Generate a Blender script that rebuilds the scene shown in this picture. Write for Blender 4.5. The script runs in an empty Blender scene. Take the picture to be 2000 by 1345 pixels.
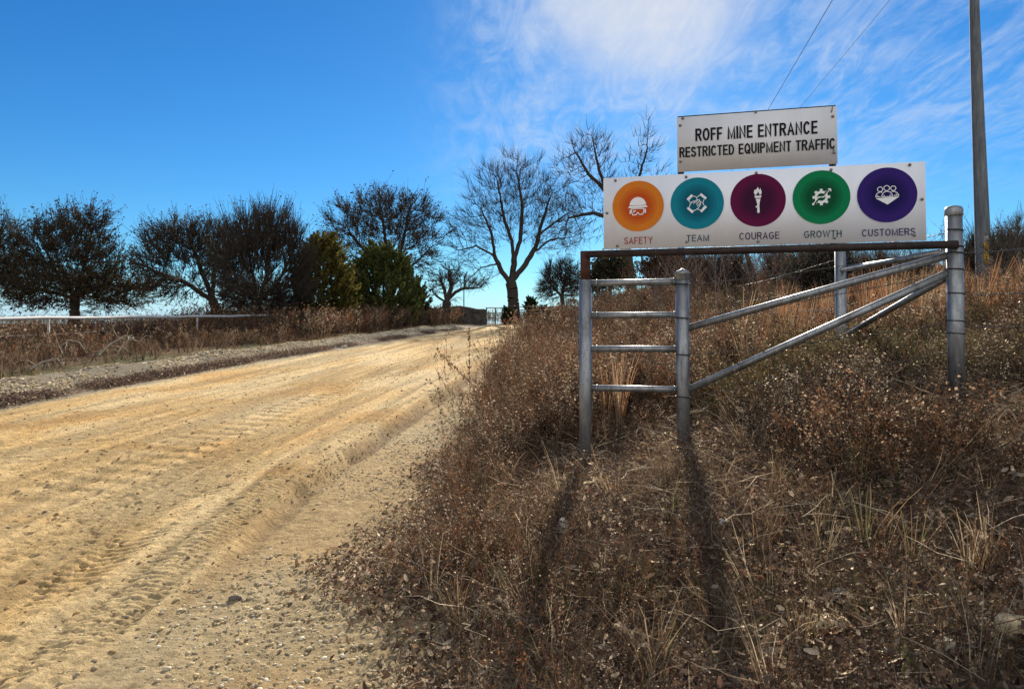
import bpy, bmesh, math, random
import numpy as np
from mathutils import Vector, Matrix

SC = bpy.context.scene
COL = SC.collection
random.seed(11)
RNG = np.random.default_rng(11)
R = math.radians

# ------------------------------------------------------------------ camera
EYE = Vector((0.0, 0.0, 1.6))
FPX, AX, AY, PITCH = 1450.0, 1000.0, 595.0, R(1.78)      # focal length and optical axis in photo pixels
cam_data = bpy.data.cameras.new('camera')
cam = bpy.data.objects.new('camera', cam_data)
COL.objects.link(cam)
cam.location = EYE
cam.rotation_euler = (R(90) + PITCH, 0, 0)
cam_data.sensor_width = 36
cam_data.lens = 36 * FPX / 2000
cam_data.shift_y = -(672.5 - AY) / 2000
cam_data.clip_start = 0.05
cam_data.clip_end = 6000
SC.camera = cam


def at(px, py, d):
    """World point seen at photo pixel (px, py) at forward distance y = d."""
    xn, yn = (px - AX) / FPX, -(py - AY) / FPX
    ry = math.cos(PITCH) - yn * math.sin(PITCH)
    rz = math.sin(PITCH) + yn * math.cos(PITCH)
    k = d / ry
    return Vector((xn * k, d, EYE.z + rz * k))


# ------------------------------------------------------------------ sky, sun, exposure
SUN_AZ, SUN_EL = R(10.3), R(25.5)
world = bpy.data.worlds.new("World")
SC.world = world
world.use_nodes = True
wn = world.node_tree
wn.nodes.clear()


def wnode(t, **kw):
    n = wn.nodes.new(t)
    for k, v in kw.items():
        setattr(n, k, v)
    return n


def wmath(op, a, b=None, clamp=False):
    n = wnode('ShaderNodeMath', operation=op)
    n.use_clamp = clamp
    for i, v in enumerate((a, b)):
        if v is None:
            continue
        if isinstance(v, (int, float)):
            n.inputs[i].default_value = v
        else:
            wn.links.new(v, n.inputs[i])
    return n.outputs[0]


sky = wnode('ShaderNodeTexSky', sky_type='NISHITA')
sky.sun_disc = False
sky.sun_elevation = SUN_EL
sky.sun_rotation = SUN_AZ
sky.altitude = 300
sky.air_density = 1.0
sky.dust_density = 0.1
sky.ozone_density = 3.0
hs = wnode('ShaderNodeHueSaturation')
hs.inputs['Saturation'].default_value = 1.30
hs.inputs['Value'].default_value = 1.0
wn.links.new(sky.outputs[0], hs.inputs['Color'])
tc = wnode('ShaderNodeTexCoord')
sx = wnode('ShaderNodeSeparateXYZ')
wn.links.new(tc.outputs['Generated'], sx.inputs[0])
dz = wmath('ADD', wmath('MAXIMUM', sx.outputs[2], 0.0), 0.10)
cx_ = wmath('DIVIDE', sx.outputs[0], dz)
cy_ = wmath('DIVIDE', sx.outputs[1], dz)
cb = wnode('ShaderNodeCombineXYZ')
wn.links.new(cx_, cb.inputs[0])
wn.links.new(cy_, cb.inputs[1])


def wnoise(scale, detail, rough, dist, loc, rot, scl):
    mp = wnode('ShaderNodeMapping')
    mp.inputs['Location'].default_value = loc
    mp.inputs['Rotation'].default_value = (0, 0, rot)
    mp.inputs['Scale'].default_value = scl
    wn.links.new(cb.outputs[0], mp.inputs[0])
    n = wnode('ShaderNodeTexNoise')
    n.inputs['Scale'].default_value = scale
    n.inputs['Detail'].default_value = detail
    n.inputs['Roughness'].default_value = rough
    n.inputs['Distortion'].default_value = dist
    wn.links.new(mp.outputs[0], n.inputs['Vector'])
    return n.outputs[0]


def wramp(x, a, b):
    n = wnode('ShaderNodeMapRange')
    n.interpolation_type = 'SMOOTHSTEP'
    n.inputs[1].default_value = a
    n.inputs[2].default_value = b
    wn.links.new(x, n.inputs[0])
    return n.outputs[0]


fib = wnoise(5.5, 9, 0.62, 1.6, (3.1, 1.7, 0), R(-28), (1.5, 0.50, 1))
big = wnoise(1.6, 5, 0.55, 0.5, (5.3, 2.2, 0), R(-20), (1.0, 0.75, 1))
fine = wnoise(15.0, 8, 0.68, 0.8, (0.3, 8.1, 0), R(-28), (1.4, 0.55, 1))
band = wnoise(1.5, 4, 0.5, 0.6, (1.3, 4.1, 0), R(58), (0.35, 2.4, 1))
tanx = wmath('DIVIDE', sx.outputs[0], wmath('MAXIMUM', sx.outputs[1], 0.05))
east = wramp(tanx, -0.16, 0.02)
high = wramp(sx.outputs[2], 0.10, 0.27)


def wmix(mode, fac, a, b):
    n = wnode('ShaderNodeMix', data_type='RGBA', blend_type=mode)
    for i, v in ((0, fac), (6, a), (7, b)):
        if isinstance(v, (int, float)):
            n.inputs[i].default_value = v
        elif isinstance(v, tuple):
            n.inputs[i].default_value = (*v, 1)
        else:
            wn.links.new(v, n.inputs[i])
    return n.outputs[2]


# clear winter air: a deeper blue than the model's default
skyc = wmix('MULTIPLY', 1.0, hs.outputs[0], (0.295, 0.515, 0.645))
# pale haze low on the horizon
skyc = wmix('MIX', wmath('MULTIPLY', wramp(sx.outputs[2], 0.085, -0.005), 0.75), skyc, (3.4, 4.6, 6.0))
# bright aureole round the sun
vd = wnode('ShaderNodeVectorMath', operation='DOT_PRODUCT')
wn.links.new(tc.outputs['Generated'], vd.inputs[0])
vd.inputs[1].default_value = (math.sin(SUN_AZ) * math.cos(SUN_EL), math.cos(SUN_AZ) * math.cos(SUN_EL), math.sin(SUN_EL))
glow = wmath('POWER', wramp(vd.outputs['Value'], 0.982, 1.0), 1.6)
wide = wramp(vd.outputs['Value'], 0.86, 1.0)
# cirrus: fine fibres gathered into patches and slanting bands
cl = wmath('ADD', wmath('MULTIPLY', fib, 0.95), wmath('MULTIPLY', fine, 0.42))
cl = wmath('ADD', cl, wmath('MULTIPLY', big, 0.55))
cl = wmath('ADD', cl, wmath('MULTIPLY', band, 0.45))
cl = wmath('ADD', cl, wmath('MULTIPLY', wide, 0.06))
cl = wramp(cl, 0.97, 1.62)
cl = wmath('MULTIPLY', wmath('MULTIPLY', cl, east), high)
cl = wmath('MULTIPLY', cl, 0.66, True)
skyc = wmix('MIX', cl, skyc, (3.3, 3.95, 5.0))
skyc = wmix('MIX', wmath('MULTIPLY', glow, 0.50), skyc, (5.6, 5.2, 4.6))
# unseen bright cloud sheet behind the camera, added to fill the shaded sign
north = wramp(sx.outputs[1], 0.10, -0.55)
fill_veil = wmath('MULTIPLY', north, wmath('ADD', wmath('MULTIPLY', big, 0.5), 0.65), True)
skyc = wmix('MIX', fill_veil, skyc, (6.4, 6.5, 6.6))
bgn = wnode('ShaderNodeBackground')
bgn.inputs['Strength'].default_value = 0.10
wn.links.new(skyc, bgn.inputs['Color'])
wo = wnode('ShaderNodeOutputWorld')
wn.links.new(bgn.outputs[0], wo.inputs['Surface'])

sun_data = bpy.data.lights.new('sun', 'SUN')
sun_data.energy = 5.0
sun_data.angle = R(0.5)
sun_data.color = (1.0, 0.93, 0.80)
sun = bpy.data.objects.new('sun', sun_data)
COL.objects.link(sun)
S = Vector((math.sin(SUN_AZ) * math.cos(SUN_EL), math.cos(SUN_AZ) * math.cos(SUN_EL), math.sin(SUN_EL)))
sun.rotation_euler = S.to_track_quat('Z', 'Y').to_euler()
sun.location = (0, 0, 30)

SC.view_settings.view_transform = 'Standard'
SC.view_settings.look = 'None'
SC.view_settings.exposure = 0.85
SC.view_settings.gamma = 1.0
SC.view_settings.use_curve_mapping = False

# ------------------------------------------------------------------ helpers: objects
WORLD_OF = {}


def props(o, label=None, cat=None, group=None, kind=None):
    if label: o['label'] = label
    if cat: o['category'] = cat
    if group: o['group'] = group
    if kind: o['kind'] = kind
    return o


def thing(name, loc, label, cat, group=None, rz=0.0):
    o = bpy.data.objects.new(name, None)
    o.empty_display_size = 0.1
    o.location = loc
    o.rotation_euler = (0, 0, rz)
    COL.objects.link(o)
    WORLD_OF[o] = Matrix.Translation(Vector(loc)) @ Matrix.Rotation(rz, 4, 'Z')
    return props(o, label, cat, group)


def npmesh(name, V, F, mat, parent=None, tint=None, uv=None, smooth=False, local=False, mat_index=None):
    """One mesh object from numpy arrays; F is (m,k) or a list of such arrays / python lists."""
    V = np.asarray(V, dtype=np.float64).reshape(-1, 3)
    if parent is not None and not local:
        M = np.array(WORLD_OF[parent].inverted())
        V = V @ M[:3, :3].T + M[:3, 3]
    me = bpy.data.meshes.new(name)
    if isinstance(F, np.ndarray):
        F = [F]
    starts, idx, off = [], [], 0
    for f in F:
        f = np.asarray(f)
        if f.ndim == 1:
            f = f.reshape(1, -1)
        m, k = f.shape
        starts.append(off + np.arange(m) * k)
        idx.append(f.ravel())
        off += m * k
    starts = np.concatenate(starts).astype(np.int32)
    idx = np.concatenate(idx).astype(np.int32)
    me.vertices.add(len(V))
    me.vertices.foreach_set('co', V.astype(np.float32).ravel())
    me.loops.add(len(idx))
    me.loops.foreach_set('vertex_index', idx)
    me.polygons.add(len(starts))
    me.polygons.foreach_set('loop_start', starts)
    if smooth:
        me.polygons.foreach_set('use_smooth', np.ones(len(starts), dtype=bool))
    for m in (mat if isinstance(mat, (list, tuple)) else [mat]):
        me.materials.append(m)
    if mat_index is not None:
        me.polygons.foreach_set('material_index', np.asarray(mat_index, dtype=np.int32))
    if tint is not None:
        a = me.attributes.new('tint', 'FLOAT_COLOR', 'POINT')
        c = np.ones((len(V), 4), dtype=np.float32)
        c[:, :3] = tint
        a.data.foreach_set('color', c.ravel())
    if uv is not None:
        a = me.attributes.new('lane', 'FLOAT2', 'POINT')
        a.data.foreach_set('vector', np.asarray(uv, dtype=np.float32).ravel())
    me.update(calc_edges=True)
    o = bpy.data.objects.new(name, me)
    COL.objects.link(o)
    if parent is not None:
        o.parent = parent
        WORLD_OF[o] = WORLD_OF[parent]
    else:
        WORLD_OF[o] = Matrix.Identity(4)
    return o


class MB:
    """Collects simple solids into one mesh."""

    def __init__(self):
        self.v, self.f = [], []

    def add(self, vs, fs):
        n = len(self.v)
        self.v += [tuple(v) for v in vs]
        self.f += [[i + n for i in f] for f in fs]

    def box(self, c, s, rot=None):
        vs = []
        for dx in (-.5, .5):
            for dy in (-.5, .5):
                for dz_ in (-.5, .5):
                    p = Vector((dx * s[0], dy * s[1], dz_ * s[2]))
                    if rot is not None:
                        p = rot @ p
                    vs.append(Vector(c) + p)
        self.add(vs, [(0, 1, 3, 2), (4, 6, 7, 5), (0, 4, 5, 1), (2, 3, 7, 6), (0, 2, 6, 4), (1, 5, 7, 3)])
        return self

    def pipe(self, pts, rad, n=16, caps=True):
        pts = [Vector(p) for p in pts]
        rads = rad if isinstance(rad, (list, tuple)) else [rad] * len(pts)
        base = len(self.v)
        for i, p in enumerate(pts):
            d = (pts[min(i + 1, len(pts) - 1)] - pts[max(i - 1, 0)]).normalized()
            ref = Vector((1, 0, 0)) if abs(d.z) > .8 else Vector((0, 0, 1))
            a = d.cross(ref).normalized()
            b = d.cross(a)
            for k in range(n):
                t = 2 * math.pi * k / n
                self.v.append(tuple(p + (a * math.cos(t) + b * math.sin(t)) * rads[i]))
        for i in range(len(pts) - 1):
            for k in range(n):
                k2 = (k + 1) % n
                self.f.append([base + i * n + k, base + i * n + k2, base + (i + 1) * n + k2, base + (i + 1) * n + k])
        if caps:
            self.f.append([base + k for k in range(n)][::-1])
            e = base + (len(pts) - 1) * n
            self.f.append([e + k for k in range(n)])
        return self

    def build(self, name, mat, parent=None, smooth=False, local=False):
        o = npmesh(name, self.v, self.f, mat, parent, smooth=False, local=local)
        if smooth:
            me = o.data
            me.polygons.foreach_set('use_smooth', np.array([len(f) <= 4 for f in self.f], dtype=bool))
        return o


# ------------------------------------------------------------------ helpers: materials
def new_mat(name):
    m = bpy.data.materials.new(name)
    m.use_nodes = True
    m.node_tree.nodes.clear()
    return m, m.node_tree


def nd(nt, t, **kw):
    n = nt.nodes.new(t)
    for k, v in kw.items():
        setattr(n, k, v)
    return n


def noise(nt, vec, scale, detail=6, rough=.6, dist=0.0):
    n = nd(nt, 'ShaderNodeTexNoise')
    n.inputs['Scale'].default_value = scale
    n.inputs['Detail'].default_value = detail
    n.inputs['Roughness'].default_value = rough
    n.inputs['Distortion'].default_value = dist
    if vec is not None:
        nt.links.new(vec, n.inputs['Vector'])
    return n.outputs[0]


def ramp(nt, x, stops):
    n = nd(nt, 'ShaderNodeValToRGB')
    e = n.color_ramp.elements
    while len(e) < len(stops):
        e.new(0.5)
    for i, (p, c) in enumerate(stops):
        e[i].position = p
        e[i].color = (*c, 1) if len(c) == 3 else c
    nt.links.new(x, n.inputs[0])
    return n.outputs[0]


def mixrgb(nt, mode, fac, a, b):
    n = nd(nt, 'ShaderNodeMix', data_type='RGBA', blend_type=mode)
    for i, v in ((0, fac), (6, a), (7, b)):
        if isinstance(v, (int, float)):
            n.inputs[i].default_value = v
        elif isinstance(v, tuple):
            n.inputs[i].default_value = (*v, 1)
        else:
            nt.links.new(v, n.inputs[i])
    return n.outputs[2]


def bump(nt, h, strength, dist):
    n = nd(nt, 'ShaderNodeBump')
    n.inputs['Strength'].default_value = strength
    n.inputs['Distance'].default_value = dist
    nt.links.new(h, n.inputs['Height'])
    return n.outputs[0]


def finish(nt, color, rough=.8, metal=0.0, normal=None, spec=.5):
    p = nd(nt, 'ShaderNodeBsdfPrincipled')
    for k, v in (('Base Color', color), ('Roughness', rough), ('Metallic', metal), ('Specular IOR Level', spec)):
        if isinstance(v, (int, float)):
            p.inputs[k].default_value = v
        elif isinstance(v, tuple):
            p.inputs[k].default_value = (*v, 1)
        else:
            nt.links.new(v, p.inputs[k])
    if normal is not None:
        nt.links.new(normal, p.inputs['Normal'])
    o = nd(nt, 'ShaderNodeOutputMaterial')
    nt.links.new(p.outputs[0], o.inputs[0])
    return p


def simple(name, a, b, scale=8.0, rough=.8, metal=0.0, bstr=.2, bdist=.01, spec=.4, detail=6):
    m, nt = new_mat(name)
    tcn = nd(nt, 'ShaderNodeTexCoord')
    n = noise(nt, tcn.outputs['Object'], scale, detail)
    c = ramp(nt, n, [(.3, a), (.7, b)])
    finish(nt, c, rough, metal, bump(nt, n, bstr, bdist), spec)
    return m


def foliage(name, trans=.35, rough=.9, glint=0.0):
    m, nt = new_mat(name)
    a = nd(nt, 'ShaderNodeAttribute', attribute_name='tint')
    d = nd(nt, 'ShaderNodeBsdfDiffuse')
    t = nd(nt, 'ShaderNodeBsdfTranslucent')
    mx = nd(nt, 'ShaderNodeMixShader')
    mx.inputs[0].default_value = trans
    nt.links.new(a.outputs['Color'], d.inputs[0])
    nt.links.new(a.outputs['Color'], t.inputs[0])
    nt.links.new(d.outputs[0], mx.inputs[1])
    nt.links.new(t.outputs[0], mx.inputs[2])
    o = nd(nt, 'ShaderNodeOutputMaterial')
    if glint > 0:
        g = nd(nt, 'ShaderNodeBsdfGlossy')
        g.inputs['Roughness'].default_value = .42
        g.inputs['Color'].default_value = (.82, .68, .52, 1)
        m2 = nd(nt, 'ShaderNodeMixShader')
        m2.inputs[0].default_value = glint
        nt.links.new(mx.outputs[0], m2.inputs[1])
        nt.links.new(g.outputs[0], m2.inputs[2])
        nt.links.new(m2.outputs[0], o.inputs[0])
    else:
        nt.links.new(mx.outputs[0], o.inputs[0])
    return m


M_FOL = foliage('dry_foliage', .48, glint=.036)
M_LEAF = foliage('tree_leaf', .30)
M_BARK = simple('bark', (.022, .017, .013), (.058, .046, .036), 14, .95, 0, .6, .03)
M_BARK_GREY = simple('grey_bark', (.05, .04, .032), (.11, .09, .072), 14, .95, 0, .6, .03)
M_DEADWOOD = simple('bleached_wood', (.20, .165, .125), (.40, .34, .27), 20, .9, 0, .4, .01)
M_WHITE = simple('white_paint', (.72, .71, .68), (.82, .81, .78), 5, .45, 0, .1, .003)
M_DARKMETAL = simple('dark_metal', (.012, .012, .014), (.04, .032, .028), 9, .55, .3, .2, .003)
M_GATE = simple('painted_gate', (.05, .045, .045), (.12, .09, .08), 3, .6, .3, .1, .003)
M_WIRE = simple('wire', (.06, .055, .05), (.16, .14, .12), 30, .5, .7, .2, .002)


def galvanised():
    m, nt = new_mat('galvanised_steel')
    tcn = nd(nt, 'ShaderNodeTexCoord')
    mp = nd(nt, 'ShaderNodeMapping')
    mp.inputs['Scale'].default_value = (1, 1, .22)
    nt.links.new(tcn.outputs['Object'], mp.inputs[0])
    n1 = noise(nt, mp.outputs[0], 26, 8, .7)
    n2 = noise(nt, tcn.outputs['Object'], 70, 4, .6)
    n3 = noise(nt, mp.outputs[0], 9, 6, .7, .5)
    c = ramp(nt, n1, [(.30, (.17, .18, .185)), (.5, (.27, .28, .285)), (.72, (.38, .385, .38))])
    dirt = ramp(nt, n3, [(.50, (0, 0, 0)), (.68, (1, 1, 1))])
    c = mixrgb(nt, 'MIX', dirt, c, (.13, .12, .11))
    n4 = noise(nt, mp.outputs[0], 5, 8, .75, 1.0)
    c = mixrgb(nt, 'MIX', ramp(nt, n4, [(.60, (0, 0, 0)), (.74, (.75, .75, .75))]), c, (.12, .062, .032))
    v = nd(nt, 'ShaderNodeTexVoronoi')
    v.inputs['Scale'].default_value = 22
    nt.links.new(tcn.outputs['Object'], v.inputs['Vector'])
    spots = ramp(nt, v.outputs['Distance'], [(.07, (1, 1, 1)), (.13, (0, 0, 0))])
    c = mixrgb(nt, 'MIX', spots, c, (.07, .055, .045))
    rg = ramp(nt, n2, [(.3, (.34, .34, .34)), (.7, (.58, .58, .58))])
    finish(nt, c, rg, .72, bump(nt, n1, .12, .004), .5)
    return m


M_GALV = galvanised()
M_RUST = simple('rusty_pipe', (.035, .016, .011), (.11, .04, .025), 22, .85, .15, .4, .004, .3)
M_BEAM = simple('dark_rusted_beam', (.016, .013, .013), (.055, .034, .028), 18, .65, .35, .3, .003)


def panel_mat(name, base):
    m, nt = new_mat(name)
    tcn = nd(nt, 'ShaderNodeTexCoord')
    mp = nd(nt, 'ShaderNodeMapping')
    mp.inputs['Scale'].default_value = (1, 1, .25)
    nt.links.new(tcn.outputs['Object'], mp.inputs[0])
    n = noise(nt, mp.outputs[0], 7, 6, .6)
    dark = tuple(x * .93 for x in base)
    c = ramp(nt, n, [(.35, dark), (.65, base)])
    g = noise(nt, tcn.outputs['Object'], 55, 3, .6)
    spk = ramp(nt, g, [(.72, (0, 0, 0)), (.78, (1, 1, 1))])
    c = mixrgb(nt, 'MIX', spk, c, tuple(x * .72 for x in base))
    finish(nt, c, .55, 0, None, .2)
    return m


def flat(name, c, rough=.75):
    m, nt = new_mat(name)
    tcn = nd(nt, 'ShaderNodeTexCoord')
    n = noise(nt, tcn.outputs['Object'], 12, 4)
    col = ramp(nt, n, [(.3, tuple(x * .93 for x in c)), (.7, c)])
    finish(nt, col, rough, 0, None, .12)
    return m


# ------------------------------------------------------------------ helpers: noise and terrain
_G = RNG.random((512, 512))


def vnoise(x, y, s=0):
    x = np.asarray(x) + s * 17.31
    y = np.asarray(y) + s * 7.77
    xi, yi = np.floor(x).astype(int), np.floor(y).astype(int)
    fx, fy = x - xi, y - yi
    fx, fy = fx * fx * (3 - 2 * fx), fy * fy * (3 - 2 * fy)
    a, b = _G[xi & 511, yi & 511], _G[(xi + 1) & 511, yi & 511]
    c, d = _G[xi & 511, (yi + 1) & 511], _G[(xi + 1) & 511, (yi + 1) & 511]
    return (a * (1 - fx) + b * fx) * (1 - fy) + (c * (1 - fx) + d * fx) * fy


def fbm(x, y, s=0, o=4):
    t, amp, k = 0, .5, 1.0
    for i in range(o):
        t = t + amp * vnoise(np.asarray(x) * k, np.asarray(y) * k, s + i * 3)
        amp *= .5
        k *= 2.03
    return t / (1 - .5 ** o)


def sstep(a, b, x):
    t = np.clip((np.asarray(x, dtype=float) - a) / (b - a), 0, 1)
    return t * t * (3 - 2 * t)


def zr(y): return np.interp(y, [-2500, -60, -20, 0, 45, 52, 60, 75, 2500], [-1.5, -1.5, -.7, 0, 1.575, 1.78, 1.93, 2.0, 2.0])
def xl(y): return np.interp(y, [-20, 5, 11.3, 20, 38, 50.6, 60, 90], [-8.5, -8.3, -7.8, -6.9, -3.95, -1.7, .3, 8])
def xw(y): return np.interp(y, [-20, 0, 3.2, 4.3, 7.4, 16, 30, 45, 60, 90], [-.5, -.3, -.33, -.76, -.6, -.45, .6, 2.6, 5, 12])
def xr(y): return np.interp(y, [-20, 3.8, 7, 15.9, 30.6, 45, 60, 90], [-1.9, -1.83, -1.74, -.85, .4, 2.4, 4.6, 11])


def bank(dx, y):
    d = np.maximum(dx, 0)
    b = .27 * d * d / (d + .6)
    top = np.interp(y, [0, 8, 20, 45, 70], [1.5, 1.75, 2.3, 1.9, .6])
    return top * (1 - np.exp(-(b / top) * 1.12 - .25 * (b / top) ** 3))


def gz(x, y, rough=True):
    """Height of the ground (without the road's own surface)."""
    x, y = np.asarray(x, dtype=float), np.asarray(y, dtype=float)
    z = zr(y)
    dl = xl(y) - x
    dx = x - xw(y)
    z = z + bank(dx, y)
    fade = np.clip(1 - (y - 40) / 15, 0, 1)
    berm = .23 * np.exp(-((dl - .95) / .55) ** 2) * (.6 + .8 * fbm(y * .8, x * .8, 5, 3)) * fade
    verge = (.10 * sstep(.2, 2.2, dl) - .16 * np.exp(-((dl - 2.4) / .7) ** 2)) * fade
    z = z + np.where(dl > -1, berm + verge, 0)
    if rough:
        m = sstep(.1, 1.2, dx) + sstep(.3, 1.5, dl)
        z = z + m * (.16 * (fbm(x * .9, y * .9, 1, 4) - .5) + .05 * (fbm(x * 5, y * 5, 2, 3) - .5))
    return z


def gz1(x, y): return float(gz(np.array([x]), np.array([y]))[0])


# ------------------------------------------------------------------ setting: ground sheet
def spaced(segs):
    out = []
    for a, b, n in segs:
        out += list(np.linspace(a, b, n, endpoint=False))
    return np.array(out + [segs[-1][1]])


gx = spaced([(-2500, -200, 12), (-200, -40, 20), (-40, -14, 50), (-14, 12, 230), (12, 40, 60), (40, 200, 20), (200, 2500, 12)])
gy = spaced([(-400, -30, 10), (-30, 0, 30), (0, 14, 130), (14, 60, 190), (60, 120, 30), (120, 400, 20), (400, 2500, 12)])
XX, YY = np.meshgrid(gx, gy)
ZZ = gz(XX, YY)
inroad = (XX > xl(YY) + .1) & (XX < xw(YY) + .25) & (YY < 57)
ZZ = np.where(inroad, zr(YY) - .09, ZZ)
ZZ = ZZ - sstep(300, 2500, np.hypot(XX, YY)) * 6


def grid_faces(ny, nx):
    i = np.arange(ny - 1)[:, None] * nx + np.arange(nx - 1)[None, :]
    return np.stack([i, i + 1, i + nx + 1, i + nx], -1).reshape(-1, 4)


dlG, dxG = xl(YY) - XX, XX - xw(YY)
n1, n2 = fbm(XX * 1.3, YY * 1.3, 8, 4), fbm(XX * .35, YY * .35, 9, 3)
soil = np.array([.15, .105, .066]) * (.6 + .8 * n1)[..., None]
leafy = np.array([.20, .125, .075]) * (.6 + .8 * n1)[..., None]
green = np.array([.095, .09, .040]) * (.6 + .8 * n1)[..., None]
grav = np.array([.19, .155, .105]) * (.6 + .8 * n1)[..., None]
col = soil + (leafy - soil) * sstep(.4, .6, n2)[..., None]
lg = sstep(.0, .5, dlG)[..., None]
lcol = grav + (green - grav) * sstep(1.4, 2.2, dlG + (n1 - .5) * 1.5)[..., None]
lcol = lcol + (leafy - lcol) * sstep(2.8, 4.5, dlG + (n1 - .5) * 2)[..., None]
col = col + (lcol - col) * lg
far = sstep(50, 80, YY)[..., None]
col = col + (np.array([.17, .14, .075]) * (.7 + .6 * n2)[..., None] - col) * far

mg, nt = new_mat('ground_soil')
tcn = nd(nt, 'ShaderNodeTexCoord')
att = nd(nt, 'ShaderNodeAttribute', attribute_name='tint')
na = noise(nt, tcn.outputs['Object'], 22, 8, .7)
nb = noise(nt, tcn.outputs['Object'], 5, 5, .6)
cc = mixrgb(nt, 'MULTIPLY', 1.0, att.outputs['Color'], ramp(nt, na, [(.25, (.35, .33, .3)), (.5, (1, 1, 1)), (.75, (1.7, 1.6, 1.4))]))
finish(nt, cc, .95, 0, bump(nt, na, .7, .04), .15)
ground = npmesh('ground', np.stack([XX, YY, ZZ], -1), grid_faces(len(gy), len(gx)), mg, tint=col.reshape(-1, 3), smooth=True)
props(ground, 'brown soil and dead turf of the field and roadside bank', 'ground', kind='structure')

# ------------------------------------------------------------------ setting: the dirt road
yy = [-4.0]
while yy[-1] < 58.5:
    y = yy[-1]
    yy.append(y + (.06 if y < 1.5 else max(.013, .0028 * y)))
yy = np.array(yy)
NL = 430
ff = np.linspace(0, 1, NL) ** .80
RX = xl(yy)[:, None] - .45 + ff[None, :] * (xw(yy) + .75 - xl(yy) + .45)[:, None]
RY = np.repeat(yy[:, None], NL, 1)
L = RX - xr(RY)
dxr = RX - xw(RY)
T = RY
h = zr(RY) + np.maximum(bank(dxr, RY), 0)
h = h + .012 * (fbm(RX * .6, RY * .25, 3, 3) - .5) * 3
onroad = sstep(.06, -.06, L + .22 * (fbm(T * 1.1, L * .5, 14, 4) - .5))
# streaks and ruts along the road
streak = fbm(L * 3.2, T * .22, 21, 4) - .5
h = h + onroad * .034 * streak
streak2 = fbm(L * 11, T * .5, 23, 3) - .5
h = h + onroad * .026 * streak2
h = h + onroad * .012 * (fbm(L * 26, T * 2.2, 26, 3) - .5)
# graded edge standing proud of the shoulder
eb = sstep(3.5, 7, RY) * sstep(34, 20, RY)
h = h + eb * .10 * onroad * sstep(-1.8, 0, L)
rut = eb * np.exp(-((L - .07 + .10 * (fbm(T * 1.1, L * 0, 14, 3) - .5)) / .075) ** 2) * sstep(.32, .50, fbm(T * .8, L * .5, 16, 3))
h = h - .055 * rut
h = h + eb * .05 * np.exp(-((L + .28) / .20) ** 2) * (.3 + 1.2 * fbm(T * .7, L, 15, 3))


def lane(c, w, edge=.05): return sstep(w + edge, w - edge, np.abs(L - c))


# tyre tracks: fine lugs beside the edge, broad cleats further in
wob = .25 * (fbm(T * .35, T * 0 + 3, 31, 2) - .5)
wig = .05 * (fbm(L * 5, T * 5, 36, 3) - .5) + .22 * (fbm(L * .8, T * .8, 37, 3) - .5)
for c, w, per, amp, y0, y1, chev in ((-.30, .17, .055, .010, 2.2, 11, .35), (-.80, .20, .080, .012, 2.2, 10, -.5),
                                     (-2.05, .45, .34, .020, 6.0, 21, .35), (-3.3, .35, .30, .010, 5, 16, -.4),
                                     (-1.45, .20, .11, .009, 3, 14, .6), (-4.7, .3, .26, .008, 6, 20, .5)):
    ll = L - wob - c
    mk = sstep(w + .04, w - .04, np.abs(ll)) * sstep(y0 - .8, y0 + .5, RY) * sstep(y1 + 2, y1 - 2, RY)
    mk = mk * sstep(*((.34, .60) if per < .3 else (.28, .46)), fbm(T * 1.3, L * 4, int(40 + abs(c) * 7), 4))
    ph = (T + chev * (np.abs(ll) if per < .2 else ll) + wig) / per
    saw = np.abs((ph % 1) - .5) * 2
    h = h + mk * (amp * (sstep(.2, .8, saw) - .5) - .012)
# crumbs and clods
rdg = 1 - np.abs(2 * fbm(L * 13, T * 5, 58, 4) - 1)
h = h + .004 * sstep(.70, .98, 1 - np.abs(2 * fbm(L * 24, T * 11, 66, 3) - 1)) * sstep(14, 7, RY)
h = h + onroad * .008 * sstep(.72, .98, rdg) * (.3 + sstep(.4, .65, fbm(L * 1.1, T * .5, 59, 3)))
h = h + .010 * (fbm(RX * 30, RY * 30, 60, 2) - .5)
cl1 = fbm(RX * 13, RY * 13, 51, 3)
cl2 = fbm(RX * 5, RY * 4, 54, 3)
h = h + sstep(.55, .85, cl1) * .007 * (.3 + sstep(.45, .7, cl2)) * (.4 + .6 * onroad)
h = h + (1 - onroad) * .016 * (fbm(RX * 18, RY * 18, 57, 3) - .5)
n_a, n_b = fbm(L * 1.2, T * .35, 61, 4), fbm(RX * .8, RY * .8, 64, 4)
ca, cb2, cc2 = np.array([.55, .365, .160]), np.array([.60, .44, .23]), np.array([.52, .30, .105])
rc = ca + (cb2 - ca) * sstep(.35, .65, n_a)[..., None]
rc = rc + (cc2 - rc) * (.75 * sstep(.55, .75, n_b))[..., None]
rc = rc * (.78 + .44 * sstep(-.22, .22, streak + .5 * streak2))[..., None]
sh = np.array([.43, .30, .15]) * (.75 + .5 * n_b)[..., None]
sh2 = np.array([.43, .33, .19]) * (.75 + .5 * n_a)[..., None]
sh = sh + (sh2 - sh) * sstep(.45, .65, fbm(RX * 1.5, RY * .6, 67, 3))[..., None]
rc = sh + (rc - sh) * (onroad * .9 + .1)[..., None]
rc = rc + (np.array([.17, .105, .055]) - rc) * (.75 * np.clip(rut, 0, 1))[..., None]  # darker strip along the rut: the ledge's shade painted into the road colour
ledge = sstep(.7, .1, RX - xl(RY) + .4 * (n_b - .5))[..., None]
rc = rc + (np.array([.33, .28, .20]) - rc) * ledge
h = h - .16 * sstep(.45, .75, dxr) - .14 * sstep(-.25, -.45, RX - xl(RY)) - .2 * sstep(57, 58.4, RY)
mr, nt = new_mat('packed_dirt')
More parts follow.
